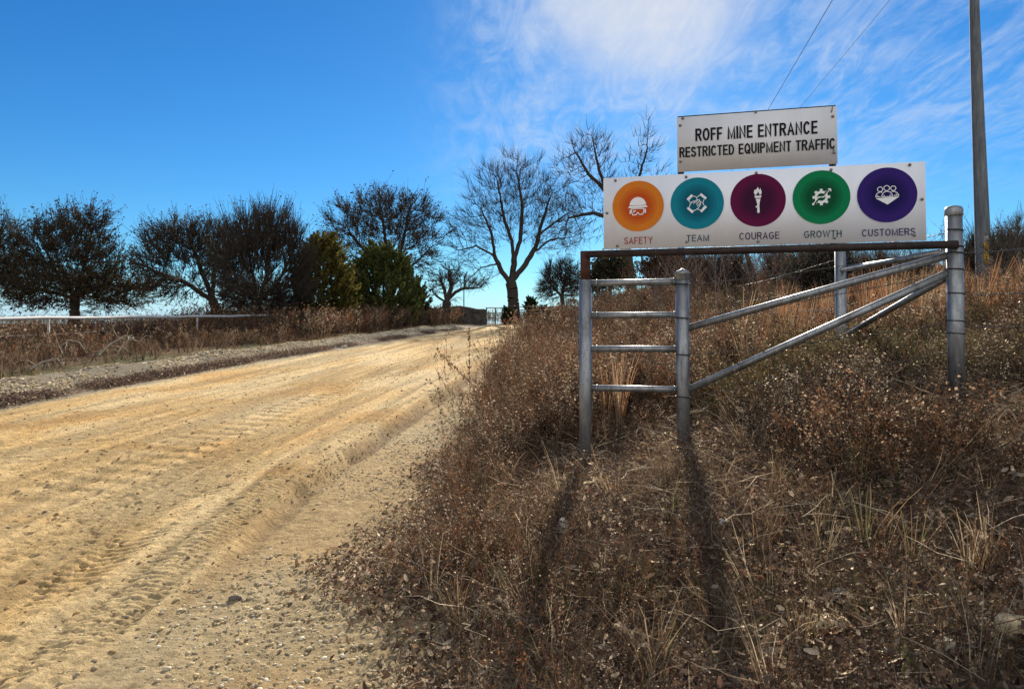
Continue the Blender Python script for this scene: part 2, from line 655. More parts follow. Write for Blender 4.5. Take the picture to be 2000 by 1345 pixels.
tcn = nd(nt, 'ShaderNodeTexCoord')
att = nd(nt, 'ShaderNodeAttribute', attribute_name='tint')
na = noise(nt, tcn.outputs['Object'], 45, 8, .75)
nb = noise(nt, tcn.outputs['Object'], 9, 6, .65)
c1 = mixrgb(nt, 'MULTIPLY', 1.0, att.outputs['Color'], ramp(nt, na, [(.30, (.42, .38, .34)), (.48, (1, 1, 1)), (.70, (1.25, 1.22, 1.15))]))
c1 = mixrgb(nt, 'MULTIPLY', .8, c1, ramp(nt, nb, [(.3, (.72, .70, .66)), (.6, (1.08, 1.08, 1.06))]))
hm = nd(nt, 'ShaderNodeMath', operation='MULTIPLY_ADD')
nt.links.new(nb, hm.inputs[0]); hm.inputs[1].default_value = 1.6; nt.links.new(na, hm.inputs[2])
finish(nt, c1, .95, 0, bump(nt, hm.outputs[0], .85, .040), .12)
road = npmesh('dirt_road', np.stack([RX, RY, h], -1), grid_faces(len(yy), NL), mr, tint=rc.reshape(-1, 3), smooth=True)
props(road, 'yellow dirt road with tyre tracks climbing to the gate', 'road', kind='structure')
H_ROAD = (yy, ff, h)


def road_z(x, y):
    """Height of the road sheet (nearest sample)."""
    iy = np.clip(np.searchsorted(yy, y), 0, len(yy) - 1)
    f = (x - (xl(y) - .45)) / (xw(y) + .75 - xl(y) + .45)
    j = np.clip((np.clip(f, 0, 1) ** (1 / .80) * (NL - 1)).astype(int), 0, NL - 1)
    return h[iy, j]

# ------------------------------------------------------------------ sign frame of welded pipe
SA, SE = Vector((.78, 6.30, 0)), Vector((2.39, -.64, 0)).normalized()
SN = Vector((SE.y, -SE.x, 0))                 # towards the camera
RZ = math.atan2(SE.y, SE.x)


def on_sign(s, z, off=0.0):
    """Point of the sign plane, s metres from its left edge, off metres behind its face."""
    p = SA + SE * s - SN * off
    return Vector((p.x, p.y, z))


def s_of(px):
    u = (px - 1000) / 1450
    d = 6.509 / (1 + .268 * u)
    return (u * d - .78) / .966


PB = .075                                     # post axes lie this far behind the sign faces


def s_off(px, off):
    u = (px - 1000) / 1450
    return (SA.x - SN.x * off - u * (SA.y - SN.y * off)) / (u * SE.y - SE.x)


p1, p2, p3 = (on_sign(s_off(q, PB), 0, PB) for q in (1143.5, 1333, 1866.5))
p4 = at(1643, 640, 7.9); p4.z = 0
PR = .056
frame = thing('pipe_fence_frame', (p1.x, p1.y, gz1(p1.x, p1.y)),
              'galvanised pipe fence frame with a ladder section and slanting braces carrying the signs', 'fence frame')


def vpost(p, ztop, cap=None, r=PR, name='post'):
    zb = gz1(p.x, p.y) - .4
    b = MB().pipe([(p.x, p.y, zb), (p.x, p.y, ztop)], r, 24).build(name, M_GALV, frame, True)
    if cap == 'dome':
        MB().pipe([(p.x, p.y, ztop - .045), (p.x, p.y, ztop - .04), (p.x, p.y, ztop + .004), (p.x, p.y, ztop + .012),
                   (p.x, p.y, ztop + .03), (p.x, p.y, ztop + .04), (p.x, p.y, ztop + .052)],
                  [r * 1.02, r * 1.09, r * 1.09, r * 1.22, r * .85, r * .42, r * .12], 24).build('post_cap', M_GALV, b, True)
    elif cap == 'flat':
        MB().pipe([(p.x, p.y, ztop - .045), (p.x, p.y, ztop - .04), (p.x, p.y, ztop + .006), (p.x, p.y, ztop + .026),
                   (p.x, p.y, ztop + .036)], [r * 1.02, r * 1.08, r * 1.10, r * .95, r * .45], 24).build('post_cap', M_GALV, b, True)
    return b


vpost(p1, 2.015)
vpost(p2, 2.045, 'dome')
vpost(p3, 2.50, 'flat', PR * 1.05)
vpost(p4, 2.50, 'dome', .057)
props(MB().pipe([(p1.x, p1.y, 2.0), (p1.x, p1.y, 2.262)], .043, 20).build('stub_post', M_RUST, frame, True), 'rusty brown stub on top of the left post')
bl, br = on_sign(s_of(1147), 2.232, .03), on_sign(s_of(1866) + .03, 2.232, .012)
props(MB().pipe([bl, br], .031, 20).build('beam', M_BEAM, frame, True), 'dark rusty beam under the signs')
for px_z in (1.985, 1.706, 1.420, 1.083):
    a, b = on_sign(s_of(1150), px_z, PB), on_sign(s_of(1326), px_z + .002, PB)
    w_ = MB().pipe([a, b], .0275, 16)
    d_ = (b - a).normalized()
    for e_, sg in ((a, 1), (b, -1)):
        f_ = e_ + d_ * sg * (PR + .001 if sg > 0 else PR - .012)
        w_.pipe([f_ - d_ * .004, f_, f_ + d_ * .006], [.030, .033, .029], 16)
    w_.build('rung', M_GALV, frame, True)


def brace(a, b, r=.030):
    MB().pipe([a, b], r, 16).build('brace', M_GALV, frame, True)


brace((*p2.xy, 1.585), (*p3.xy, 2.17))
brace((*p2.xy, 1.065), (*p3.xy, 2.045))
brace((*p4.xy, 2.215), (*p3.xy, 2.195), .028)
brace((*p4.xy, 1.50), (*p3.xy, 2.02), .028)
# dark uprights behind the upper sign
for s in (.645, 1.818):
    MB().box(on_sign(s, 2.81, .028), (.05, .03, 1.085), Matrix.Rotation(RZ, 3, 'Z')).build('upright', M_DARKMETAL, frame)
MB().box(on_sign(1.234, 3.348, .024), (1.224, .030, .030), Matrix.Rotation(RZ, 3, 'Z')).build('top_rail', M_DARKMETAL, frame)
# wire wraps on the posts
for p, zs in ((p2, (1.955, 1.675, 1.37, 1.02)), (p3, (2.34, 2.215, 2.165, 2.04, 1.855, 1.645, 1.55))):
    for z in zs:
        pts = [(p.x + .0625 * math.cos(t), p.y + .0625 * math.sin(t), z + .012 * math.sin(t * .5)) for t in np.linspace(0, 6.2832, 25)]
        MB().pipe(pts, .004, 5).build('wire_wrap', M_DARKMETAL, frame)

# ------------------------------------------------------------------ the two signs
M_PANEL = panel_mat('white_sign_panel', (.83, .85, .90))
M_PANEL2 = panel_mat('weathered_sign_panel', (.69, .695, .71))
M_SCREW = simple('screw_head', (.16, .15, .14), (.32, .31, .30), 60, .45, .7, .1, .001)
M_INK = flat('black_lettering', (.012, .012, .016))
M_ICON = flat('white_print', (.82, .82, .84))


def text_part(body, s0, s1, z0, zh, mat, parent, off=.0045, bold=0.0, name='lettering', vertical=False):
    """Raised flat lettering fitted into a width and cap height, in sign-local coordinates (x along, z up, -y front)."""
    cu = bpy.data.curves.new('text', 'FONT')
    cu.body = body
    cu.offset = bold
    cu.resolution_u = 6
    tmp = bpy.data.objects.new('text', cu)
    COL.objects.link(tmp)
    bpy.context.view_layer.update()
    me = bpy.data.meshes.new_from_object(tmp.evaluated_get(bpy.context.evaluated_depsgraph_get()))
    bpy.data.objects.remove(tmp)
    bpy.data.curves.remove(cu)
    n = len(me.vertices)
    co = np.zeros(n * 3, dtype=np.float32)
    me.vertices.foreach_get('co', co)
    co = co.reshape(-1, 3)
    lo, hi = co.min(0), co.max(0)
    x = s0 + (co[:, 0] - lo[0]) / (hi[0] - lo[0]) * (s1 - s0)
    z = z0 + (co[:, 1] - lo[1]) / (hi[1] - lo[1]) * zh
    out = np.stack([x, np.full(n, -off), z], -1).astype(np.float32)
    me.vertices.foreach_set('co', out.ravel())
    me.name = name
    me.materials.clear()
    me.materials.append(mat)
    me.update()
    o = bpy.data.objects.new(name, me)
    COL.objects.link(o)
    o.parent = parent
    WORLD_OF[o] = WORLD_OF[parent]
    return o


def arc(cx, cy, rx, ry, a0, a1, n=14):
    return [(cx + rx * math.cos(R(a0 + (a1 - a0) * i / n)), cy + ry * math.sin(R(a0 + (a1 - a0) * i / n))) for i in range(n + 1)]


_BOWL = [(0, 0), (0, 1), (.62, 1)] + arc(.62, .765, .38, .235, 80, -80, 10) + [(.62, .53), (0, .53)]
GLYPH = {
    'A': (.74, [[(0, 0), (.5, 1), (1, 0)], [(.20, .31), (.80, .31)]]),
    'C': (.72, [arc(.5, .5, .5, .5, 48, 312, 24)]),
    'D': (.70, [[(0, 0), (0, 1), (.45, 1)] + arc(.45, .5, .55, .5, 80, -80, 14) + [(.45, 0), (-.001, 0)]]),
    'E': (.62, [[(1, 1), (0, 1), (0, 0), (1, 0)], [(.02, .52), (.90, .52)]]),
    'F': (.58, [[(1, 1), (0, 1), (0, 0)], [(.02, .50), (.85, .50)]]),
    'G': (.76, [arc(.5, .5, .5, .5, 48, 335, 24) + [(1, .47), (.58, .47)]]),
    'H': (.70, [[(0, 0), (0, 1)], [(1, 0), (1, 1)], [(.02, .52), (.98, .52)]]),
    'I': (.20, [[(.5, 0), (.5, 1)]]),
    'M': (.84, [[(0, 0), (0, 1), (.5, .02), (1, 1), (1, 0)]]),
    'N': (.70, [[(0, 0), (0, 1), (1, 0), (1, 1)]]),
    'O': (.76, [arc(.5, .5, .5, .5, 0, 360, 32)]),
    'P': (.65, [_BOWL]),
    'Q': (.76, [arc(.5, .5, .5, .5, 0, 360, 32), [(.62, .26), (.98, -.02)]]),
    'R': (.69, [_BOWL, [(.55, .50), (1, 0)]]),
    'S': (.66, [arc(.5, .76, .46, .24, 25, 262, 14) + arc(.5, .25, .5, .25, 82, -158, 14)]),
    'T': (.62, [[(0, 1), (1, 1)], [(.5, .98), (.5, 0)]]),
    'U': (.69, [[(0, 1), (0, .36)] + arc(.5, .36, .5, .36, 190, 350, 14) + [(1, .36), (1, 1)]]),
    'W': (1.04, [[(0, 1), (.26, 0), (.5, .96), (.74, 0), (1, 1)]]),
    'Y': (.70, [[(0, 1), (.5, .43), (1, 1)], [(.5, .45), (.5, 0)]]),
}


def letter_part(body, s0, s1, z0, zh, mat, parent, t=.158, gap=.10, space=.36, off=.0045):
    """Sans-serif sign lettering cut from straight and curved strokes of even weight."""
    ws = [GLYPH[c][0] if c != ' ' else space for c in body]
    total = sum(ws) + gap * (len(body) - 1)
    k = (s1 - s0) / (total * zh)                       # widens or narrows the letters, not the strokes
    x = s0
    fl2 = Flat2(0, 0, 1, lambda p: p)
    fl2.y0 = -off
    for c, w_ in zip(body, ws):
        if c == ' ' and fl2.v:
            npmesh('lettering', fl2.v, fl2.f, mat, parent, local=True)
            fl2.v, fl2.f = [], []
        if c != ' ':
            gw = w_ * k * zh
            th = t * zh * min(1.0, .55 + .45 * k)
            for q, st in enumerate(GLYPH[c][1]):
                closed = len(st) > 20 and math.dist(st[0], st[-1]) < 1e-4
                P = [(x + th / 2 + a * max(gw - th, 0), z0 + th / 2 + b * (zh - th)) for a, b in st]
                if closed:
                    P = P[:-1]
                else:
                    for e0, e1 in ((0, 1), (-1, -2)):
                        d = Vector(P[e0]) - Vector(P[e1])
                        if d.length > 1e-6:
                            d = d.normalized() * th / 2
                            P[e0] = (P[e0][0] + d.x, P[e0][1] + d.y)
                fl2.k = q
                fl2.stroke(P, th, closed)
        x += (w_ + gap) * k * zh
    return npmesh('lettering', fl2.v, fl2.f, mat, parent, local=True)


def rounded_sheet(x0, x1, z0, z1, t):
    b = MB()
    b.box(((x0 + x1) / 2, t / 2, (z0 + z1) / 2), (x1 - x0, t, z1 - z0))
    return b


def screws(parent, pts):
    for s, z in pts:
        m = MB()
        m.pipe([(s, .001, z), (s, -.002, z), (s, -.005, z)], [.0125, .0125, .011], 12)
        m.pipe([(s, -.004, z), (s, -.009, z)], .0065, 6)
        m.build('screw', M_SCREW, parent, local=True)


def lz(py, px):
    u = (px - 1000) / 1450
    return 1.6 + (640 - py) / 1450 * 6.509 / (1 + .268 * u)


# lower sign: values panel
LZ0, LZ1, SW = 2.2665, 2.875, 2.474
val = thing('values_sign', SA + Vector((0, 0, 0)), 'long white sign with five coloured circles naming safety, team, courage, growth and customers', 'sign', rz=RZ)
rounded_sheet(0, SW, LZ0, LZ1, .004).build('panel', M_PANEL, val, local=True)
screws(val, [(s_of(a), lz(b, a)) for a, b in ((1203, 351), (1186, 415), (1206, 480), (1342, 344), (1342, 472), (1480, 336), (1482, 471),
                                              (1627, 330), (1632, 464), (1782, 320), (1805, 388), (1789, 459))])


class Flat2:
    """Flat printed shapes in emblem units; each face sits a hair in front of the last."""

    def __init__(self, cx, cz, r, tx):
        self.v, self.f, self.k, self.y0 = [], [], 0, -.0062
        self.cx, self.cz, self.r, self.tx = cx, cz, r, tx

    def _emit(self, pts, faces):
        y = self.y0 - self.k * .00012
        self.k += 1
        n = len(self.v)
        for p in pts:
            self.v.append((self.cx + p[0] * self.r, y, self.cz + p[1] * self.r))
        self.f += [[i + n for i in f] for f in faces]

    def poly(self, pts):
        self._emit([self.tx(p) for p in pts], [list(range(len(pts)))])

    def stroke(self, pts, w, closed=False):
        P = [Vector(self.tx(p)) for p in pts]
        n = len(P)
        lft, rgt = [], []
        for i in range(n):
            a = P[i - 1] if (closed or i > 0) else None
            b = P[(i + 1) % n] if (closed or i < n - 1) else None
            d1 = (P[i] - a).normalized() if a is not None else None
            d2 = (b - P[i]).normalized() if b is not None else None
            d1, d2 = d1 or d2, d2 or d1
            t = (d1 + d2)
            t = t.normalized() if t.length > 1e-4 else d1
            nrm = Vector((-t.y, t.x))
            k = w / 2 / max(.5, abs(nrm.dot(Vector((-d1.y, d1.x)))))
            lft.append(P[i] + nrm * k)
            rgt.append(P[i] - nrm * k)
        m = n if closed else n - 1
        self._emit([(p.x, p.y) for p in lft + rgt], [[i, (i + 1) % n, n + (i + 1) % n, n + i] for i in range(m)])

    def disc(self, c, r, r_in=0.0, n=28):
        c = self.tx(c)
        ang = [2 * math.pi * i / n for i in range(n)]
        o = [(c[0] + r * math.cos(t), c[1] + r * math.sin(t)) for t in ang]
        if r_in <= 0:
            self._emit(o, [list(range(n))])
        else:
            q = [(c[0] + r_in * math.cos(t), c[1] + r_in * math.sin(t)) for t in ang]
            self._emit(o + q, [[i, (i + 1) % n, n + (i + 1) % n, n + i] for i in range(n)])

    def build(self, parent):
        npmesh('icon', self.v, self.f, M_ICON, parent, local=True)


def emblem(px, py, cols, name_label):
    cx, cz, r = s_of(px), lz(py, px), .2135
    n = 64
    V, F, MI = [], [], []
    rad = [1.0, .74, .63, .52]
    for k in range(4):
        ro, ri = rad[k] * r, (rad[k + 1] * r if k < 3 else 0)
        b = len(V)
        if ri:
            for i in range(n):
                t = 2 * math.pi * i / n
                V.append((cx + ro * math.cos(t), -.0035, cz + ro * math.sin(t)))
            for i in range(n):
                t = 2 * math.pi * i / n
                V.append((cx + ri * math.cos(t), -.0035, cz + ri * math.sin(t)))
            for i in range(n):
                F.append([b + i, b + (i + 1) % n, b + n + (i + 1) % n, b + n + i]); MI.append(k)
        else:
            for i in range(n):
                t = 2 * math.pi * i / n
                V.append((cx + ro * math.cos(t), -.0035, cz + ro * math.sin(t)))
            F.append([b + i for i in range(n)]); MI.append(k)
    mats = [flat('print_' + name_label.split()[0], tuple(np.array(cols[0]) * (1 - w) + np.array(cols[1]) * w)) for w in (0, .4, .7, 1)]
    e = npmesh('emblem', V, F, mats, val, local=True, mat_index=MI)
    e['label'] = name_label
    return e, cx, cz, r


# helmet and goggles
e, cx, cz, r = emblem(1247, 401.5, ((.62, .185, .018), (.50, .075, .012)), 'orange circle with a helmet and goggles')
I = Flat2(cx, cz, r, lambda p: ((p[0] - 703) / 632, -(p[1] - 740) / 610))
dome = [(703 + 203 * math.cos(t), 722 - 197 * math.sin(t)) for t in np.linspace(0, math.pi, 18)]
I.poly(dome)
I.poly([(500, 736), (905, 736), (935, 742), (935, 772), (880, 781), (475, 787), (475, 752)])
I.stroke([(570, 722), (700, 729), (845, 722)], .006)
I.stroke([(550, 806), (700, 800), (850, 806), (850, 880), (815, 945), (740, 945), (700, 896), (660, 950), (580, 958), (550, 880)], .034, True)
I.poly([(500, 835), (533, 825), (533, 925), (500, 925)])
I.poly([(868, 820), (903, 810), (903, 912), (868, 915)])
I.stroke([(592, 868), (618, 842)], .028)
I.stroke([(598, 892), (652, 846)], .032)
I.build(e)
# four joined hands
e, cx, cz, r = emblem(1363, 396, ((.006, .20, .27), (.003, .10, .155)), 'teal circle with four joined hands')
I = Flat2(cx, cz, r, lambda p: ((p[0] - 710) / 665, -(p[1] - 682) / 625))
for q in (((575, 455), (617, 503), (500, 614), (450, 575)), ((815, 440), (957, 560), (917, 602), (778, 490)),
          ((490, 763), (632, 875), (590, 927), (456, 800)), ((910, 743), (962, 783), (825, 914), (783, 870))):
    I.poly(q)
W = .027
I.stroke([(523, 772), (535, 715), (585, 645), (640, 628), (655, 642), (618, 692)], W)
I.stroke([(640, 655), (708, 596), (732, 603), (673, 678)], W)
I.stroke([(732, 603), (770, 603), (777, 630), (695, 718)], W)
I.stroke([(777, 630), (798, 655), (795, 688), (712, 760)], W)
I.stroke([(795, 688), (803, 715), (738, 800), (680, 845), (608, 866)], W)
I.stroke([(617, 505), (690, 530), (720, 572)], W)
I.stroke([(505, 610), (528, 635), (545, 670)], W)
I.stroke([(780, 492), (722, 532)], W)
I.stroke([(887, 600), (863, 662)], W)
I.stroke([(887, 748), (862, 690), (818, 655)], W)
I.stroke([(790, 852), (725, 826)], W)
I.build(e)
# torch
e, cx, cz, r = emblem(1482.5, 390, ((.105, .006, .048), (.045, .006, .032)), 'dark plum circle with a burning torch')
I = Flat2(cx, cz, r, lambda p: ((p[0] - 680) / 655, -(p[1] - 705) / 605))
I.poly([(640, 592), (605, 572), (588, 525), (596, 490), (612, 455), (634, 478), (655, 440), (685, 403), (697, 430), (715, 478), (740, 428), (752, 462),
        (772, 520), (765, 560), (740, 590), (722, 585), (706, 548), (684, 500), (676, 540), (655, 560)])
I.poly([(593, 604), (772, 604), (745, 656), (622, 656)])
I.poly([(628, 674), (742, 674), (725, 740), (712, 830), (719, 985), (690, 1004), (661, 985), (666, 830), (650, 740)])
I.disc((648, 855), .035)
I.build(e)
# gear with arrow
e, cx, cz, r = emblem(1607, 384, ((.003, .19, .07), (.002, .075, .028)), 'green circle with a gear and rising arrow')
I = Flat2(cx, cz, r, lambda p: ((p[0] - 768) / 715, -(p[1] - 675) / 650))
NG = 144
for i in range(NG):
    t0, t1 = 2 * math.pi * i / NG, 2 * math.pi * (i + 1) / NG
    tm = (t0 + t1) / 2
    dgap = min(abs((tm - R(42) + math.pi) % (2 * math.pi) - math.pi), abs((tm - R(222) + math.pi) % (2 * math.pi) - math.pi))
    if dgap < .17:
        continue
    tooth = math.cos(8 * (tm - math.pi / 2)) > .05
    ro, ri = (.305 if tooth else .235), .142
    pts = [(ro * math.cos(t0), ro * math.sin(t0)), (ro * math.cos(t1), ro * math.sin(t1)), (ri * math.cos(t1), ri * math.sin(t1)), (ri * math.cos(t0), ri * math.sin(t0))]
    I._emit(pts, [[0, 1, 2, 3]])
    I.k -= 1
I.k += 1
I.stroke([(565, 838), (698, 672), (830, 672), (988, 490)], .030)
I.poly([(690, 655), (765, 665), (765, 682), (690, 695)])
I.poly([(772, 665), (836, 652), (840, 692), (772, 682)])
I.stroke([(935, 487), (993, 484), (1008, 545)], .036)
I.disc((565, 838), .042)
I.build(e)
# three customers
e, cx, cz, r = emblem(1736, 379.5, ((.034, .015, .15), (.013, .008, .085)), 'dark violet circle with three customers')
I = Flat2(cx, cz, r, lambda p: ((p[0] - 737) / 675, -(p[1] - 668) / 608))
for c, q in (((583, 540), .100), ((730, 520), .106), ((878, 530), .098)):
    I.disc(c, q, q - .026)
I.stroke([(622, 712), (622, 672), (655, 615), (735, 590), (815, 612), (853, 670), (853, 708)], .026, True)
I.stroke([(592, 708), (487, 710), (487, 680), (520, 625), (575, 603), (630, 608)], .026)
I.stroke([(842, 602), (900, 600), (960, 630), (995, 680), (995, 690), (880, 692)], .026)
for a in ((528, 668), (668, 665), (803, 660), (940, 655)):
    I.stroke([a, (a[0], a[1] + 36)], .022)
I.poly([(478, 738), (1012, 714), (745, 886)])
I.build(e)
for word, xa, xb, yb, yt, c in (('SAFETY', 1219.5, 1275, 476, 462.5, (.33, .065, .035)), ('TEAM', 1342, 1386, 471, 458, (.035, .075, .10)),
                                ('COURAGE', 1445.5, 1524, 467, 453, (.045, .03, .075)), ('GROWTH', 1572.5, 1646, 463.5, 449.5, (.025, .08, .085)),
                                ('CUSTOMERS', 1686, 1790.5, 460, 446, (.035, .035, .12))):
    xm = (xa + xb) / 2
    letter_part(word, s_of(xa), s_of(xb), lz(yb, xm), lz(yt, xm) - lz(yb, xm), flat('ink_' + word.lower(), c), val, .135, .17, .34, .0042)

# upper sign: mine entrance
ent = thing('entrance_sign', SA, 'greyish white sign reading ROFF MINE ENTRANCE RESTRICTED EQUIPMENT TRAFFIC above the values sign', 'sign', rz=RZ)
rounded_sheet(.617, 1.852, 2.893, 3.352, .004).build('panel', M_PANEL2, ent, local=True)
letter_part('ROFF MINE ENTRANCE', .764, 1.708, 3.142, .104, M_INK, ent, .172)
letter_part('RESTRICTED EQUIPMENT TRAFFIC', .634, 1.838, 3.012, .086, M_INK, ent, .172)
screws(ent, [(s_of(a), lz(b, a)) for a, b in ((1331, 242), (1331, 314), (1480, 215), (1632, 224), (1634, 296), (1336, 228))])
for a, b in ((1631, 210), (1634, 287)):
    s, z = s_of(a), lz(b, a)
    MB().box((s, -.003, z), (.006, .004, .05), Matrix.Rotation(R(12), 3, 'Y')).build('clip', M_SCREW, ent, local=True)

# ------------------------------------------------------------------ barbed wire strands
def barbed(pts, label, mat=M_WIRE, r=.0032, barbs=True, group='barbed wire strands on the roadside bank'):
    pts = [Vector(p) for p in pts]
    line = []
    for a, b in zip(pts[:-1], pts[1:]):
        n = max(4, int((b - a).length / .25))
        for i in range(n):
            t = i / n
            p = a.lerp(b, t)
            p.z -= .03 * math.sin(math.pi * t) * min(1, (b - a).length / 3)
            line.append(p)
    line.append(pts[-1])
    m = MB().pipe(line, r, 5)
    if barbs:
        tot = 0
        for a, b in zip(line[:-1], line[1:]):
            d = (b - a)
            for t in (.2, .7):
                c = a.lerp(b, t)
                for k in range(2):
                    v = Vector((random.gauss(0, 1), random.gauss(0, 1), random.gauss(0, 1))).cross(d).normalized() * .016
                    m.pipe([c - v, c + v], .0018, 3)
    o = m.build('barbed_wire', mat)
    return props(o, label, 'barbed wire', group)


back = SN * -.062


def onp(p, z, k=1.0): return Vector((p.x, p.y, z)) + back * k


barbed([onp(p2, 1.955), onp(p3, 2.215)], 'topmost barbed wire strand from the domed post to the capped post')
barbed([onp(p2, 1.675), onp(p3, 2.03)], 'second barbed wire strand down from the domed post, passing behind the upper brace')
barbed([onp(p2, 1.37), onp(p3, 1.64)], 'third barbed wire strand down from the domed post, between the two braces')
barbed([onp(p2, 1.02), onp(p3, 1.42)], 'lowest barbed wire strand from the domed post, under the lower brace')
q4 = Vector((p4.x, p4.y, 0))
farp = at(1440, 600, 17.0)
for z, z2, lb in ((2.34, 2.55, 'top wire running back from the post behind the sign'),
                  (2.06, 2.2, 'pale wire running back into the brush, just below the top one'),
                  (1.80, 1.95, 'pale slack wire running back into the brush at mid height')):
    barbed([(q4.x, q4.y, z), (farp.x, farp.y, z2)], lb, M_WIRE, .0028)
for z, pyy, lb in ((2.34, 452, 'short barbed wire end high on the capped post beside the sign'), (2.165, 471, 'highest barbed wire leading right from the capped post across the utility pole'),
                   (1.855, 562, 'barbed wire leading right from the capped post through the orange grass'),
                   (1.62, 632, 'lowest barbed wire leading right from the capped post into the weeds')):
    e_ = at(2080, pyy, 7.0)
    if pyy == 452:
        barbed([onp(p3, z), onp(q4, 2.47, .2)], lb)
    else:
        barbed([onp(p3, z, -.9), e_], lb)

# ------------------------------------------------------------------ utility poles and power lines
def pole_mat():
    m, nt = new_mat('weathered_pole_wood')
    tcn = nd(nt, 'ShaderNodeTexCoord')
    mp = nd(nt, 'ShaderNodeMapping')
    mp.inputs['Scale'].default_value = (1, 1, .07)
    nt.links.new(tcn.outputs['Object'], mp.inputs[0])
    n = noise(nt, mp.outputs[0], 30, 8, .7)
    n2 = noise(nt, tcn.outputs['Object'], .9, 4, .6)
    c = ramp(nt, n, [(.3, (.065, .074, .082)), (.5, (.13, .142, .152)), (.72, (.21, .225, .235))])
    c = mixrgb(nt, 'MULTIPLY', 1, c, ramp(nt, n2, [(.35, (.7, .72, .74)), (.65, (1.15, 1.14, 1.10))]))
    finish(nt, c, .85, 0, bump(nt, n, .6, .01), .3)
    return m


M_POLE = pole_mat()
pb, pm, ptp = at(1923, 560, 15.0), at(1911, 250, 15.0), at(1902, -120, 15.0)
base = Vector((pb.x + .02, pb.y, gz1(pb.x, pb.y) - .5))
up = thing('utility_pole', (pb.x, pb.y, gz1(pb.x, pb.y)), 'tall grey wooden utility pole with a yellow number tag behind the capped post', 'utility pole')
tip = ptp + (ptp - pm) * .25
MB().pipe([base, pb, pm, at(1903, 20, 15.0), ptp, tip], [.158, .150, .116, .092, .083, .078], 20).build('pole', M_POLE, up, True)
M_TAG = flat('yellow_tag', (.62, .38, .03))
tagp = at(1928, 490, 15.0)
# tag faces the camera on the front of the pole
tv = Vector((EYE.x - tagp.x, EYE.y - tagp.y, 0)).normalized()
trz = math.atan2(tv.x, -tv.y)
tpos = Vector((pb.x, pb.y, 0)) + tv * .150
side = Vector((-tv.y, tv.x, 0))
tpos = tpos + side * .045
tagroot = MB()
rotm = Matrix.Rotation(trz, 3, 'Z')


def tz(py): return at(1928, py, 14.85).z


tagroot.box((tpos.x, tpos.y, (tz(472) + tz(516)) / 2), (.078, .012, tz(472) - tz(516)), rotm)
tg = tagroot.build('number_tag', M_TAG, up)
MB().box((tpos.x, tpos.y, (tz(460.5) + tz(471)) / 2), (.078, .013, tz(460.5) - tz(471.2)), rotm).build('blank_plate', flat('tag_plate', (.42, .40, .42)), up)
TM = Matrix.Translation(tpos) @ Matrix.Rotation(trz, 4, 'Z')
for k, ch in enumerate('5021'):
    o = text_part(ch, -.022 if ch != '1' else -.012, .022 if ch != '1' else .010, tz(473.5 + k * 10.3 + 8.6), tz(473.5 + k * 10.3) - tz(473.5 + k * 10.3 + 8.6), M_INK, up, .0075, .0, 'digit')
    co = np.zeros(len(o.data.vertices) * 3, dtype=np.float32)
    o.data.vertices.foreach_get('co', co)
    MM = np.array(WORLD_OF[up].inverted() @ TM)
    co = co.reshape(-1, 3) @ MM[:3, :3].T + MM[:3, 3]
    o.data.vertices.foreach_set('co', co.astype(np.float32).ravel())
    o.data.update()
    o.parent = tg

for k, py in enumerate((40, 95, 150, 210, 252, 312, 318, 355, 410)):
    c_ = at(1907 + py * .025 - (3 if k % 3 == 0 else 0), py, 15.0)
    MB().box((c_.x, c_.y - .125 + .00012 * (560 - py), c_.z), (.016, .03, .022), rotm).build('staple', M_DARKMETAL, up)

fp = at(1396, 400, 72.0)
fpole = thing('utility_pole', (fp.x, fp.y, gz1(fp.x, fp.y)), 'distant thin utility pole seen below the beam in the brush', 'utility pole')
MB().pipe([(fp.x, fp.y, gz1(fp.x, fp.y) - .5), (fp.x, fp.y, fp.z + .1)], [.15, .10], 10).build('pole', M_POLE, fpole, True)
MB().box((fp.x, fp.y, fp.z - .1), (2.0, .1, .12)).build('crossarm', M_POLE, fpole)
for k, (px, lb) in enumerate(((1620, 'thin power line rising steeply from behind the upper sign'), (1730, 'fainter power line slanting further right above the upper sign'))):
    a = fp + Vector((-.3 + k * .6, 0, 0))
    b = at(px, 0, 25.0)
    d = (b - a)
    c = a + d * 2.3
    pts = []
    for t in np.linspace(0, 1, 60):
        q = a.lerp(c, t)
        q.z -= .6 * 4 * t * (1 - t) * .3
        pts.append(q)
    props(MB().pipe(pts, .012 - .004 * k, 5).build('power_line', simple('cable%d' % k, (.17 + .12 * k, .20 + .14 * k, .25 + .16 * k), (.21 + .12 * k, .24 + .14 * k, .29 + .16 * k), 1, 1.0, 0, 0, .01, 0)), lb, 'power line', 'power lines in the sky')

# ------------------------------------------------------------------ white pipe fence on the left
fa, fb = Vector((-12.4, 18, 0)), Vector((-9.0, 44, 0))
fd = (fb - fa)


def fence_pt(y, h_=0.0):
    t = (y - fa.y) / fd.y
    x = fa.x + fd.x * t
    return Vector((x, y, gz1(x, y) + h_))


wf = thing('white_pipe_fence', fence_pt(19), 'long low fence with a white pipe top rail and dark cables in the weeds', 'fence')


def rail_z(y): return np.interp(y, [8, 18, 30, 44], [1.42, at(0, 622, 18).z, at(480, 617, 30).z, at(700, 608, 44).z])


ys = np.linspace(10, 44, 30)
MB().pipe([(fence_pt(y).x, y, rail_z(y) + .012 * math.sin(y * 1.7)) for y in ys], .044, 12).build('top_rail', simple('dull_white_rail', (.42, .40, .37), (.64, .62, .59), 3, .6, 0, .1, .003), wf, True)
M_OLDWHITE = simple('flaking_white_paint', (.20, .13, .09), (.62, .58, .53), 24, .7, 0, .3, .003)
